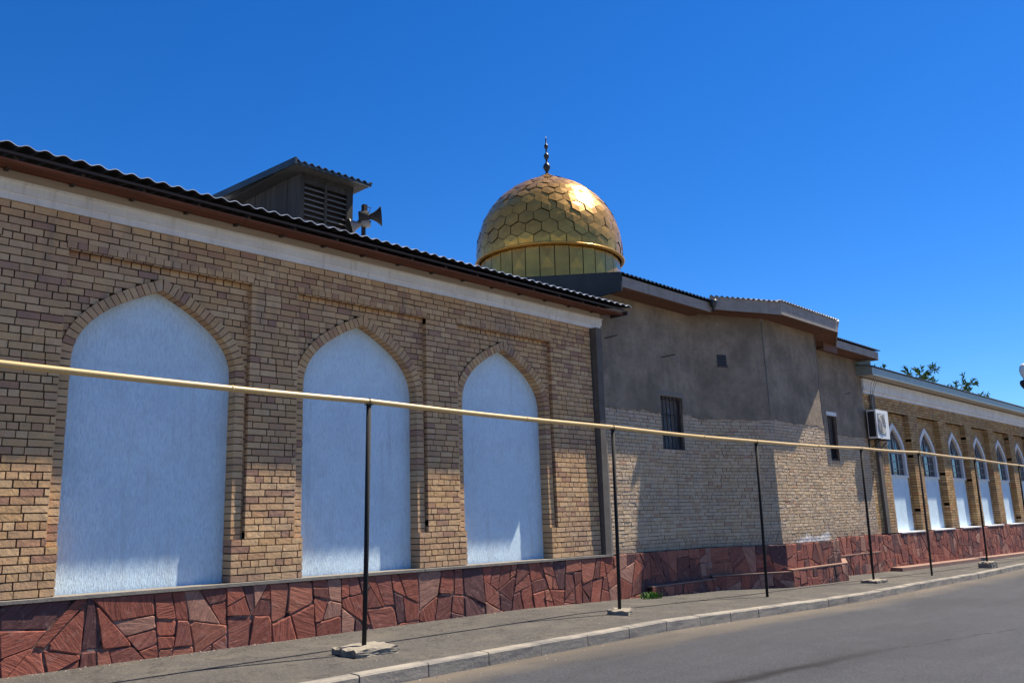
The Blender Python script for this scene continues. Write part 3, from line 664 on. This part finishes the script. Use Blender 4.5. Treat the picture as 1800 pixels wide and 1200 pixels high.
# eaves
def off_line(p, q, o):
    L = math.hypot(q[0]-p[0], q[1]-p[1]); nx, ny = (q[1]-p[1])/L, -(q[0]-p[0])/L
    return (p[0]+nx*o, p[1]+ny*o), (q[0]+nx*o, q[1]+ny*o)
def isect(a, b, c, d):
    x1, y1, x2, y2, x3, y3, x4, y4 = *a, *b, *c, *d; den = (x1-x2)*(y3-y4)-(y1-y2)*(x3-x4)
    t = ((x1-x3)*(y3-y4)-(y1-y3)*(x3-x4))/den; return (x1+t*(x2-x1), y1+t*(y2-y1))
def eave(mbf, mbs, p, q, wp_, wq, zb, zt, th=.03):
    """fascia board p->q at the outer line, soffit back to wall line wp_->wq"""
    L = math.hypot(q[0]-p[0], q[1]-p[1]); nx, ny = -(q[1]-p[1])/L*th, (q[0]-p[0])/L*th
    P = [(p[0], p[1], zb), (q[0], q[1], zb), (q[0]+nx, q[1]+ny, zb), (p[0]+nx, p[1]+ny, zb)]; P += [(x, y, zt) for x, y, z in P]
    mbf.add(P, [(0, 1, 2, 3), (4, 5, 6, 7), (0, 4, 5, 1), (1, 5, 6, 2), (2, 6, 7, 3), (3, 7, 4, 0)])
    mbs.add([(p[0]+nx, p[1]+ny, zb+.056), (q[0]+nx, q[1]+ny, zb+.056), (*wq, zb+.056), (*wp_, zb+.056)], [(0, 1, 2, 3)])
    nb = 4
    for i in range(nb):
        t0, t1 = i/nb+.004, (i+1)/nb-.004
        def lp(a, b, t): return (a[0]+(b[0]-a[0])*t, a[1]+(b[1]-a[1])*t)
        pi = (p[0]+nx, p[1]+ny); qi = (q[0]+nx, q[1]+ny)
        a, b, c, d = lp(pi, wp_, t0), lp(qi, wq, t0), lp(qi, wq, t1), lp(pi, wp_, t1); z = zb+.03
        mbs.add([(*a, z), (*b, z), (*c, z), (*d, z), (*a, z+.02), (*b, z+.02), (*c, z+.02), (*d, z+.02)], [(3, 2, 1, 0), (4, 5, 6, 7), (0, 1, 5, 4), (2, 3, 7, 6), (1, 2, 6, 5), (3, 0, 4, 7)])
W_ = [(x, y+K*6.6) for x, y in CP]
O1 = .70; OA = .68
l1 = off_line(W_[0], W_[1], O1); l2 = off_line(W_[1], W_[2], OA); l3 = off_line(W_[2], W_[3], OA); l4 = off_line(W_[3], W_[4], OA); l5 = off_line(W_[4], W_[5], O1)
A = (14.93, l1[0][1]); B = isect(*l1, *l2); C_ = isect(*l2, *l3); Dd = isect(*l3, *l4); E_ = isect(*l4, *l5); G_ = (29.45, l5[0][1])
fb, sb = MB(), MB()
eave(fb, sb, A, B, (14.93, W_[0][1]), W_[1], 6.61, 6.85)
eave(fb, sb, B, C_, W_[1], W_[2], 6.69, 7.03)
eave(fb, sb, C_, Dd, W_[2], W_[3], 6.70, 7.05)
eave(fb, sb, Dd, E_, W_[3], W_[4], 6.69, 7.03)
eave(fb, sb, E_, G_, W_[4], (29.45, W_[5][1]), 6.65, 6.89)
fb.box((29.45, G_[1], 6.62), (29.49, W_[5][1]+.3, 6.90)); sb.box((E_[0]-.9, E_[1]+.031, 6.45), (E_[0]+.1, E_[1]+.06, 6.72))
fb.build('fascia', M['fascia'], bm_); sb.build('soffit', M['brownwood'], bm_)
# roofs
SL = .165
mb = MB(); corrugated(mb, (A[0]-.04, A[1]-.06, 6.91), (B[0]+.25, B[1]-.06, 6.91), (0, 8.5, 8.5*SL), 1, .022, .16)
corrugated(mb, (B[0]-.4, B[1]+.5, 7.0), (29.45, B[1]+.5, 7.0), (0, 8.0, 8.0*SL), 1, .022, .16)
corrugated(mb, (E_[0]-.3, E_[1]-.06, 6.95), (G_[0]+.12, G_[1]-.06, 6.95), (0, .9, .9*SL), 1, .022, .16)
mb.build('roof', M['roof_dark'], bm_)
apx = (22.4, D+1.3, 7.62)
mb = MB()
def hip(p, q, z, a, b, mb):
    """corrugated trapezoid from eave p->q to ridge a->b"""
    P, Q, A_, B_ = Vector((*p, z)), Vector((*q, z)), Vector(a), Vector(b); L = (Q-P).length; n = int(L/.16*8); V = []
    for s in range(5):
        for i in range(n+1):
            t = i/n; e = P.lerp(Q, t); r_ = A_.lerp(B_, t); v = e.lerp(r_, s/4); v.z += .022*math.sin(2*math.pi*i/8)*(1-s/5); V.append(tuple(v))
    mb.add(V, [(s*(n+1)+i, s*(n+1)+i+1, (s+1)*(n+1)+i+1, (s+1)*(n+1)+i) for s in range(4) for i in range(n)])
def out(p, o=.06):  # push eave corners outwards a little
    cx, cy = 22.4, D+1.3; L = math.hypot(p[0]-cx, p[1]-cy); return (p[0]+(p[0]-cx)/L*o, p[1]+(p[1]-cy)/L*o)
hip(out(B), out(C_), 7.03, (21.2, D+1.0, 7.50), (21.4, D+.6, 7.50), mb)
hip(out(Dd), out(E_), 7.03, (23.3, D+.6, 7.50), (23.6, D+1.0, 7.50), mb)
hip(out(C_), out(Dd), 7.065, (21.4, D+.6, 7.50), (23.3, D+.6, 7.50), mb)
mb.build('bay_roof', M['roof_light'], bm_)
# navy verge panel at the left end of the roof
mb = MB(); x = 14.91
P = [(x, A[1]-.03, 6.50), (x, 13.0, 6.45), (x, 19.6, 7.3), (x, 19.6, 6.92+SL*8.95), (x, A[1]-.03, 6.93)]
mb.add([(a-.05, b, c) for a, b, c in P]+P, [(0, 1, 2, 3, 4), (9, 8, 7, 6, 5)]+[(i, 5+i, 5+(i+1) % 5, (i+1) % 5) for i in range(5)])
mb.build('verge_panel', M['navy'], bm_)
mb = MB()
for (x, y) in ((CP[2][0], CP[2][1]-.012), (CP[3][0], CP[3][1]-.012)):  # pale worn edge, doubling as a painted highlight that sets off the bay faces
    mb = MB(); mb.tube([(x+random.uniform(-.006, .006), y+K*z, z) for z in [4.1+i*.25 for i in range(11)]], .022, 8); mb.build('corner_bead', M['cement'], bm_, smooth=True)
# gutter funnel in the valley between the two eaves
mb = MB(); mb.lathe((B[0]-.02, B[1]-.09, 6.56), [(.03, .06), (.04, .14), (.10, .26), (.105, .34), (.09, .34), (.03, .14)], 12); mb.build('gutter_funnel', M['roof_dark'], bm_, smooth=True)
# siding that closes the step to the next roof
# plinth: upper courses and lower ledge
mb, mo, lg, cp = MB(), MB(), MB(), MB()
RS = random.Random(41)
for i, (fn, L) in enumerate(faces):
    stones(mb, mo, fn, (0.14 if i == 0 else -.02), L+.02, -.62, Z0-.02, RS, y=-.075)
    zl = {0: .10, 1: .16, 2: .20, 3: .20, 4: .27}[i]
    lo = -1.0
    y0 = -.22 if i != 4 else -.13
    u0, u1 = {0: (1.1, L-.12), 1: (-.11, L+.05), 2: (-.05, L+.05), 3: (-.05, L-.1), 4: (0, L-.3)}[i]
    stones(mb, mo, fn, u0, u1, lo, zl-.02, RS, y=y0, sx=.34, sz=.4)
    cp.box((u0, y0-.012, zl-.02), (u1, -.03, zl+.006+.0004*i), fn)
mb.build('plinth_stone', M['stone_sooty'], bm_); mo.build('plinth_grout', M['grout'], bm_); cp.build('plinth_ledge', M['ledge'], bm_)
# ---- dome
DC = Vector((18.40, 16.05, 8.93)); DR = 2.16
dp = [(2.13, 0.0), (2.16, 0.26), (2.15, 0.52), (2.09, 0.884), (1.97, 1.248), (1.76, 1.633), (1.46, 1.997), (1.08, 2.298), (0.68, 2.517), (0.34, 2.673), (0.05, 2.85)]
def prof(t):
    t = max(0, min(1, t))*(len(dp)-1); i = min(int(t), len(dp)-2); f = t-i
    return (dp[i][0]+(dp[i+1][0]-dp[i][0])*f, dp[i][1]+(dp[i+1][1]-dp[i][1])*f)
# arc length table
Ls = [0]; NP = 200
for i in range(NP): a, b = prof(i/NP), prof((i+1)/NP); Ls.append(Ls[-1]+math.hypot(a[0]-b[0], a[1]-b[1]))
def at_len(s):
    s = max(0, min(Ls[-1], s)); lo = 0
    for i in range(NP):
        if Ls[i+1] >= s: return prof((i+(s-Ls[i])/(Ls[i+1]-Ls[i]+1e-9))/NP)
    return prof(1)
mb = MB(); mb.lathe(DC, [(r-.025, h) for r, h in dp], 64); dome = mb.build('dome', M['seam'], bm_, smooth=True)
mb = MB(); NH = 30; rd = random.Random(9)
s = -.10; row = 0
while s < Ls[-1]-.05:
    r, _ = at_len(max(s, 0)+.2); pitch = .345*max(.42, min(1.0, (r/2.16)**.55)); hh = pitch*1.36
    for kx in range(NH):
        cth = (kx+(.5 if row % 2 else 0))*2*math.pi/NH
        cen = s+hh/2
        pts6 = [(0, -.5), (.5, -.25), (.5, .25), (0, .5), (-.5, .25), (-.5, -.25)]
        tilt = rd.uniform(-.014, .014); tl2 = rd.uniform(-.014, .014); V = []; ok = True
        for (px, pz) in pts6+[(0, 0)]:
            ss = cen+pz*hh*.955
            if ss < 0: ss = 0
            rr_, h_ = at_len(ss); th = cth+px*.955*2*math.pi/NH
            lift = .012+px*tilt*2+tl2*pz*2+(.006 if (px, pz) == (0, 0) else 0)+(-.010*pz)
            V.append((DC.x+(rr_+lift)*math.cos(th), DC.y+(rr_+lift)*math.sin(th), DC.z+h_+lift*.4))
        mb.add(V, [(6, i, (i+1) % 6) for i in range(6)])
    s += pitch; row += 1
mb.build('gold_scale', M['gold'], dome, recalc=False)
mb = MB(); mb.lathe(DC, [(.001, 2.89), (.07, 2.83), (.22, 2.745), (.42, 2.655), (.40, 2.63)], 24); mb.build('dome_cap', M['gold'], dome, smooth=True)
mb = MB(); mb.lathe(DC, [(2.12, .035), (2.19, .03), (2.225, .0), (2.20, -.035), (2.12, -.045)], 72); mb.build('dome_band', M['gold'], dome, smooth=True)
mb = MB(); nd = 32
for i in range(nd):
    a0, a1 = (i+.03)*2*math.pi/nd, (i+.97)*2*math.pi/nd; r = 2.07; zt, zb = -.045, -1.5; am = (a0+a1)/2
    P = [(DC.x+rr_*math.cos(a), DC.y+rr_*math.sin(a), DC.z+z) for a, z, rr_ in ((a0, zb, r), (a1, zb, r), (a1, -.66, r), (a0, -.66, r), (a0, zt, r), (a1, zt, r), (am, -.36, r+(.012 if i % 2 else -.010)))]
    mb.add(P, [(0, 1, 2, 3), (3, 2, 6), (2, 5, 6), (5, 4, 6), (4, 3, 6)])
mb.build('drum_panel', M['gold'], dome, recalc=False)
mb = MB(); mb.lathe(DC, [(2.035, -1.5), (2.035, 0)], 48); mb.build('drum', M['seam'], dome, smooth=True)
mb = MB(); mb.lathe(DC+Vector((0, 0, 2.81)), [(.06, 0), (.05, .08), (.035, .12), (.085, .20), (.115, .28), (.085, .36), (.035, .42), (.03, .52), (.07, .58), (.085, .64), (.06, .70), (.026, .74), (.024, .86), (.055, .91), (.065, .96), (.045, 1.01), (.022, 1.04), (.018, 1.2), (.006, 1.28), (.001, 1.28)], 20); mb.build('finial', M['dark_metal'], dome, smooth=True)
# ================================================================== RIGHT BRICK BUILDING
R3 = random.Random(51)
br = empty('brick_building', (45, 14, 0), 'long yellow brick building with a row of narrow arched windows over white panels', 'building')
XR0, XR1 = 29.45, 62.0; ZR = 5.56
PD = .21
bays3 = [32.40+3.32*i for i in range(9)]
mb, mo = MB(), MB()
hl = lambda z: [(c-1.22, c+1.22) for c in bays3] if z < 5.08 else []
bricks(mb, mo, WALL, XR0, XR1, Z0-.02, ZR, hl, rnd=R3, back=.3)
HW3, ZS3, RI3 = .98, 3.45, 1.28
cv3 = arch_curve(HW3, ZS3, RI3)
for c in bays3:
    bricks(mb, mo, WALL, c-1.22, c+1.22, Z0-.02, 5.08, lambda z, c=c: [(c-arch_hw(cv3, z, HW3), c+arch_hw(cv3, z, HW3))] if z < ZS3+RI3 else [], y=PD, rnd=R3, back=.3)
mb.build('brick_wall', M['brick_yellow'], br); mo.build('wall_mortar', M['mortar'], br)
for ci, c in enumerate(bays3):
    # white surround
    a = MB(); inner = offset_curve(resample(cv3, .08), -.17); outer = resample(cv3, .08)
    for s in (-1, 1):
        for i in range(len(inner)-1):
            a.prism([(c+s*x, z) for x, z in (inner[i], outer[i], outer[i+1], inner[i+1])], PD-.03, PD+.11, WALL)
        a.prism([(c+s*x, z) for x, z in ((HW3-.17, 2.82), (HW3, 2.82), (HW3, ZS3), (HW3-.17, ZS3))], PD-.03, PD+.11, WALL)
    a.box((c-HW3, PD-.05, 2.74), (c+HW3, PD+.11, 2.82), WALL)
    wn = a.build('window', M['white'], br)
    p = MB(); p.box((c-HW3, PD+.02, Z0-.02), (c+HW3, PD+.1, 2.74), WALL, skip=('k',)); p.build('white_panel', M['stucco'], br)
    p = MB(); p.box((c-HW3, PD+.07, 2.80), (c+HW3, PD+.08, ZS3+RI3), WALL); p.build('pane', M['glass'], wn)
    p = MB(); y0, y1 = PD+.035, PD+.068; hw = HW3-.17
    for u in (-.28, .28): p.box((c+u-.022, y0, 2.82), (c+u+.022, y1, 3.60), WALL)
    p.box((c-hw, y0-.003, 3.60), (c+hw, y1-.003, 3.66), WALL); p.box((c-.022, y0, 3.66), (c+.022, y1, 4.25), WALL)
    for s in (-1, 1):
        q = bez((0, 3.66), (s*.35, 3.8), (s*.45, 4.0), (s*.12, 4.3), 8)
        for (x0, z0), (x1, z1) in zip(q, q[1:]): p.tube([WALL(c+x0, y0, z0), WALL(c+x1, y0, z1)], .016, 6)
    for z in (3.05, 3.32): p.box((c-hw, y0+.004, z-.01), (c+hw, y1-.01, z+.01), WALL)
    p.build('mullion', M['mull'], wn)
    p = MB(); p.box((c-1.2, -.11, Z0-.055), (c+1.2, PD+.02, Z0-.012), WALL); p.build('sill', M['white'], wn)
mb = MB(); mb.box((XR0+.05, -.04, ZR), (XR1, .25, ZR+.12), WALL); mb.box((XR0+.05, -.075, ZR+.12), (XR1, .25, ZR+.53), WALL); mb.box((XR0+.05, -.10, ZR+.12), (XR1, -.075, ZR+.16), WALL)
mb.build('cornice', M['white'], br)
YE = 11.05
mb = MB(); P = [(29.15, YE, 6.11), (XR1, YE, 6.11), (XR1, YE+.03, 6.11), (29.15, YE+.03, 6.11)]; P += [(x, y, 6.37) for x, y, z in P]
mb.add(P, [(0, 1, 2, 3), (4, 5, 6, 7), (0, 4, 5, 1), (1, 5, 6, 2), (2, 6, 7, 3), (3, 7, 4, 0)]); mb.box((29.15, YE-.012, 6.10), (XR1, YE-.001, 6.135)); mb.build('fascia', M['fascia_metal'], br)
mb = MB(); mb.box((29.17, YE+.03, 6.135), (XR1, D+.12, 6.15))
for i in range(0, 46): mb.box((29.3+i*.72, YE+.03, 6.122), (29.32+i*.72, D+.1, 6.135))
mb.build('soffit', M['beige'], br)
mb = MB()
for i in range(6): mb.box((29.155-.012*(i % 2), YE+.0305, 6.12+i*.085), (29.17, D+.5, 6.20+i*.085))
mb.build('end_siding', M['fascia_metal'], br)
mb = MB(); corrugated(mb, (29.12, YE-.05, 6.405), (XR1+.5, YE-.05, 6.405), (0, 7.0, 1.1), 1, .014, .16); mb.build('roof', M['roof_dark'], br)
mb, mo = MB(), MB(); stones(mb, mo, WALL, XR0-.25, XR1, -1.0, Z0-.055, random.Random(61), y=-.08, sx=.42, sz=.5); mb.build('plinth_stone', M['stone'], br); mo.build('plinth_grout', M['grout'], br)
mb = MB(); x = 29.9
while x < XR1:
    a, b = g(x)+.02, g(x+1)+.02; P = []
    for xx, zz in ((x, a), (x+1, b)): P += [(xx, D-.46, zz-.2), (xx, D-.46, zz+.09), (xx, D-.03, zz+.10), (xx, D-.03, zz-.2)]
    mb.add(P, [(0, 4, 5, 1), (1, 5, 6, 2), (0, 1, 2, 3), (4, 7, 6, 5)]); x += 1
mb.build('plinth_ledge', M['ledge'], br)
mb = MB(); mb.box((30.02, -.10, Z0-.02), (30.30, .02, ZR), WALL); mb.build('corner_column', M['column'], br)
mb = MB(); mb.box((XR0, .3, -1), (XR1, .6, 5.9), WALL); mb.box((XR1, -.0, -1), (XR1+.3, 7, 6.2), WALL); mb.box((XR0, 6.9, -1), (XR1, 7.1, 7.1), WALL); mb.build('wall_core', M['column'], br)
# ------------------------------------------------------------------ AC unit and cables
ac = empty('air_conditioner', WALL(29.9, -.2, 3.95), 'white outdoor air conditioner unit with dark side on brackets at the building corner', 'air conditioner')
ax0, ax1, ay0, ay1, az0, az1 = 29.36, 30.42, 11.16, 11.47, 3.98, 4.95
mb = MB(); t = .02
mb.box((ax0, ay0+.02, az0), (ax1, ay1, az1)); mb.box((ax0-.003, ay0, az0-.003), (ax1+.003, ay0+.02, az1+.003)); mb.build('casing', M['ac'], ac)
mb = MB(); mb.box((ax0-.012, ay0+.05, az0+.06), (ax0-.001, ay1-.03, az1-.06)); mb.build('side_fins', M['ac_dark'], ac)
mb = MB(); mb.box((ax0+.10, ay0-.008, az0+.12), (ax0+.74, ay0-.001, az1-.12)); gr = mb.build('grille_panel', M['ac_grille'], ac)
mb = MB(); cx, cz = ax0+.42, (az0+az1)/2
for r in (.31, .25, .19, .13, .07):
    mb.tube([(cx+r*math.cos(a*math.pi/12), ay0-.018, cz+r*math.sin(a*math.pi/12)) for a in range(25)], .009, 6, cap=False)
for a in range(8): mb.tube([(cx, ay0-.016, cz), (cx+.33*math.cos(a*math.pi/4), ay0-.016, cz+.33*math.sin(a*math.pi/4))], .007, 6)
mb.build('fan_guard', M['ac'], gr)
mb = MB(); mb.lathe((cx, ay0-.009, cz), [(.001, .004), (.30, .004), (.31, 0)], 28, (0, -1, 0)); mb.build('fan', M['ac_dark'], gr)
for x in (ax0+.15, ax1-.15):
    mb = MB(); mb.box((x-.02, ay0-.03, az0-.045), (x+.02, D+.07, az0-.005)); mb.box((x-.02, D+.03, az0-.4), (x+.02, D+.07, az0-.045)); mb.tube([(x, ay0+.02, az0-.05), (x, D+.04, az0-.38)], .015, 6); mb.build('bracket', M['dark_metal'], ac)
mb = MB(); mb.tube([(ax1+.02, ay1-.08, az0+.2), (ax1+.08, ay1-.1, az0+.05), (ax1+.05, ay1-.06, az0-.3), (ax1+.1, D+.0, az0-1.0), (ax1+.06, D+.0, az0-1.2)], .016, 8); mb.build('hose', M['cable'], ac)
mb = MB()
for (x, dx) in ((29.75, .25), (29.95, .1), (30.12, -.1)):
    P = [WALL(x-.35, -.5, 6.05), WALL(x-.15, -.3, 5.85), WALL(x+dx*.5, -.14, 5.55), WALL(x+dx*.6, -.10, 5.25), WALL(x+dx, -.12, 4.96)]; mb.tube(P, .009, 6)
tag(mb.build('cable', M['cable']), 'thin loose cables dropping from the soffit to the air conditioner', 'cable')
# ------------------------------------------------------------------ gas pipe and posts
PX = [(-30, 3.34), (-8, 3.32), (2.5, 3.285), (7.03, 3.265), (12.5, 3.225), (17.81, 3.21), (23.67, 3.29), (28.1, 3.345), (33.7, 3.31), (39.4, 3.235), (60, 3.1)]
PY = lambda x: 9.5
pts = []
for (a, b), (c, d) in zip(PX, PX[1:]):
    for i in range(12):
        t = i/12; pts.append((a+(c-a)*t, 9.5+.006*math.sin(a+t*5), b+(d-b)*t-.018*math.sin(math.pi*t)))
pts.append((60, 9.5, 3.1))
gp = empty('gas_pipe', (0, 9.5, 0), 'yellow gas pipe running along the whole pavement on black posts', 'pipe')
mb = MB(); mb.tube(pts, .037, 14); mb.build('pipe_run', M['pipe'], gp, smooth=True)
for x in (5.0, 10.2, 15.6, 21.0, 28.6, 34.5):
    z = [b+(d-b)*(x-a)/(c-a) for (a, b), (c, d) in zip(PX, PX[1:]) if a <= x <= c][0]-.016
    mb = MB(); mb.tube([(x-.012, 9.5, z), (x+.012, 9.5, z)], .043, 14); mb.build('weld_collar', M['pipe'], gp, smooth=True)
posts = [(7.03, 1, 'first post from the left on a broad rough concrete slab'), (12.5, 1, 'second post from the left on a small broken concrete lump'), (17.81, 0, 'post without a footing in front of the shaded bay'), (23.67, 1, 'post on a flat dark slab in front of the stained stone ledge'), (28.1, 0, 'thin brownish post rising in front of the first arched windows'), (33.7, 1, 'post on a tall blocky footing near the kerb'), (39.4, 0, 'farthest post at the right edge of the photo')]
sz = {0: (.38, .30, .10), 1: (.26, .21, .085), 3: (.40, .24, .08), 5: (.36, .24, .22)}
lean = [(-.0, 0)]*7
for i, (x, ft, lab) in enumerate(posts):
    gz = g(x); pz = [b+(d-b)*(x-a)/(c-a) for (a, b), (c, d) in zip(PX, PX[1:]) if a <= x <= c][0]
    p = empty('support_post', (x, 9.5, gz), 'black pipe '+lab, 'post', 'posts carrying the gas pipe')
    mb = MB(); mb.tube([(x-.03, 9.5, gz-.1), (x-.01, 9.5, gz+1.2), (x, 9.5, pz-.035)], .033, 12, rs=[.030, .033, .034]); mb.build('pole', M['post' if i != 4 else 'rust'], p, smooth=True)
    mb = MB(); mb.tube([(x, 9.5-.05, pz-.045), (x, 9.5+.05, pz-.045)], .012, 8); mb.box((x-.05, 9.46, pz-.052), (x+.05, 9.54, pz-.040)); mb.tube([(x+.045*0, 9.5+.042*math.cos(a*math.pi/8), pz+.042*math.sin(a*math.pi/8)) for a in range(-1, 18)], .005, 6, cap=False); mb.tube([(x-.09, 9.47, pz-.06), (x, 9.5, pz-.05)], .006, 5); mb.build('clamp', M['post'], p)
    if ft:
        a, b, h = sz[i]; rf_ = random.Random(70+i); bmm = bmesh.new(); bmesh.ops.create_cube(bmm, size=1)
        bmesh.ops.subdivide_edges(bmm, edges=bmm.edges[:], cuts=7, use_grid_fill=True)
        for v in bmm.verts:
            cx_, cy_ = v.co.x*2, v.co.y*2; r = max(abs(cx_), abs(cy_)); edge = max(0, r-.7)/.3
            j = 1-.05*edge*rf_.random()-.12*edge*abs(math.sin(3*math.atan2(cy_, cx_)+i)); v.co.x *= 2*a*j; v.co.y *= 2*b*j
            v.co.z = (v.co.z+.5)*h*(1-.30*edge*rf_.random())+rf_.uniform(-.008, .008)
            v.co += Vector((0, 0, -.01))
        me = bpy.data.meshes.new('footing'); bmm.to_mesh(me); bmm.free(); me.materials.append(M['footing']); o = bpy.data.objects.new('footing', me); COL.objects.link(o); o.parent = p
        if i == 1: o.rotation_euler.z = .4
# ------------------------------------------------------------------ street lamp head at the right edge
LX, LY = 27.6, 8.9
# ------------------------------------------------------------------ weed tuft, pebbles
mb = MB(); rw = random.Random(8)
for i in range(260):
    a = rw.uniform(0, 6.28); r = min(abs(rw.gauss(0, .10)), .2); x, y = 15.75+r*math.cos(a)*1.6, 11.12+r*math.sin(a)*.7; h = rw.uniform(.04, .15); d = rw.uniform(0, 6.28); wd = rw.uniform(.006, .014); l = rw.uniform(.02, .09)
    z0 = g(x)-.01; dx, dy = math.cos(d), math.sin(d)
    mb.add([(x-dy*wd, y+dx*wd, z0), (x+dy*wd, y-dx*wd, z0), (x+dx*l*.5+dy*wd*.8, y+dy*l*.5-dx*wd*.8, z0+h*.7), (x+dx*l, y+dy*l, z0+h), (x+dx*l*.5-dy*wd*.8, y+dy*l*.5+dx*wd*.8, z0+h*.7)], [(0, 1, 2, 4), (4, 2, 3)])
tag(mb.build('weed', M['grass'], recalc=False), 'bright green weed tuft growing at the foot of the stone plinth', 'weed')
mb = MB(); rp = random.Random(18)
for i in range(1500):
    q = rp.random()
    if q < .5: x = rp.uniform(1.5, 30); y = (D-.12 if x < 15 else D-.3)-abs(rp.gauss(0, .07)); z0 = g(x)
    elif q < .8: x = rp.uniform(3, 30); y = kerb_y(x)-abs(rp.gauss(0, .15))-.01; z0 = g(x)-KH
    else: x = rp.uniform(2, 25); y = rp.uniform(8.5, 11.3); z0 = g(x)-.012
    if 18.5 < x < 25.5 and q < .5: continue
    s = rp.uniform(.004, .013)*(1.5 if rp.random() < .05 else 1); a = rp.uniform(0, 3)
    P = [(x+s*math.cos(a+k*1.57)*rp.uniform(.7, 1.5), y+s*math.sin(a+k*1.57)*rp.uniform(.7, 1.3), z0) for k in range(4)]; P.append((x, y, z0+s*rp.uniform(.6, 1.2)))
    mb.add(P, [(0, 1, 4), (1, 2, 4), (2, 3, 4), (3, 0, 4)])
struct(mb.build('gravel', M['pebble'], recalc=False), 'stuff')
# ------------------------------------------------------------------ trees behind the right building
def tree(x, y, zb, H, Rr, seed, label, nb=60):
    R = random.Random(seed); t = empty('tree', (x, y, zb), label, 'tree', 'trees behind the right building')
    tr, cr = MB(), MB()
    tr.tube([(x, y, zb), (x+.1, y, zb+H*.3), (x, y+.1, zb+H*.55)], .2, 8, rs=[.28, .2, .14])
    for i in range(nb):
        a = R.uniform(0, 6.28); el = R.uniform(.3, 1.2); L = Rr*R.uniform(.7, 1.15); z0 = zb+H*R.uniform(.4, .6); p = Vector((x, y, z0)); d = Vector((math.cos(a)*math.cos(el), math.sin(a)*math.cos(el), math.sin(el))); path = [p.copy()]
        for s in range(8):
            p = p+d*(L*1.25/8); d = (d+Vector((R.gauss(0, .10), R.gauss(0, .10), R.gauss(-.01, .08)))).normalized(); path.append(p.copy())
        tr.tube(path, .03, 5, rs=[.07*(1-s/9.5) for s in range(9)])
        for s in range(2, 9):
            for q in range(3):
                tw = path[s]; dd = (d+Vector((R.gauss(0, .7), R.gauss(0, .7), R.gauss(.15, .5)))).normalized(); tl = R.uniform(.35, .95); e = tw+dd*tl
                tr.tube([tw, e], .012, 4, rs=[.015, .006], cap=False)
                for l in range(26):
                    c = tw.lerp(e, R.uniform(.15, 1.05)); ld = (dd*.7+Vector((R.gauss(0, .6), R.gauss(0, .6), R.gauss(-.05, .5)))).normalized(); ll = R.uniform(.2, .42); sd = ld.cross(Vector((R.gauss(0, 1), R.gauss(0, 1), R.gauss(0, 1)))).normalized()*R.uniform(.03, .06)
                    cr.add([c, c+ld*ll*.5+sd, c+ld*ll, c+ld*ll*.5-sd], [(0, 1, 2, 3)])
    tr.build('trunk', M['bark'], t); cr.build('crown', M['leaf'], t, recalc=False)
tree(54.3, 19.5, -1.2, 12.0, 3.6, 5, 'sparse green tree top showing above the roof, the left and larger one')
tree(64.6, 19.8, -1.2, 12.4, 3.0, 6, 'sparse green tree top showing above the roof, the right one', 50)

tree(48.2, 19.2, -1.2, 10.4, 2.2, 9, 'small green tree tip showing just beside the roof step', 24)
# ------------------------------------------------------------------ street lamp whose head reaches into the right edge
LX, LY = 43.5, 9.75
lp = empty('street_lamp', (LX, LY, g(LX)), 'street lamp with a dark ring and pale globe cut by the right edge', 'street lamp')
mb = MB(); mb.tube([(LX, LY, g(LX)-.1), (LX, LY, 6.9)], .07, 12, rs=[.10, .06]); mb.build('pole', M['post'], lp, smooth=True)
mb = MB(); mb.lathe((LX, LY, 6.92), [(.05, -.35), (.07, -.2), (.14, -.12), (.22, 0), (.24, .12), (.21, .22), (.08, .26), (.001, .26)], 20); mb.build('collar', M['rust'], lp, smooth=True)
mb = MB(); mb.lathe((LX, LY, 7.18), [(.001, 0), (.07, .0), (.10, .1), (.17, .25), (.20, .42), (.17, .6), (.08, .72), (.001, .74)], 20); mb.build('globe', M['globe'], lp, smooth=True)
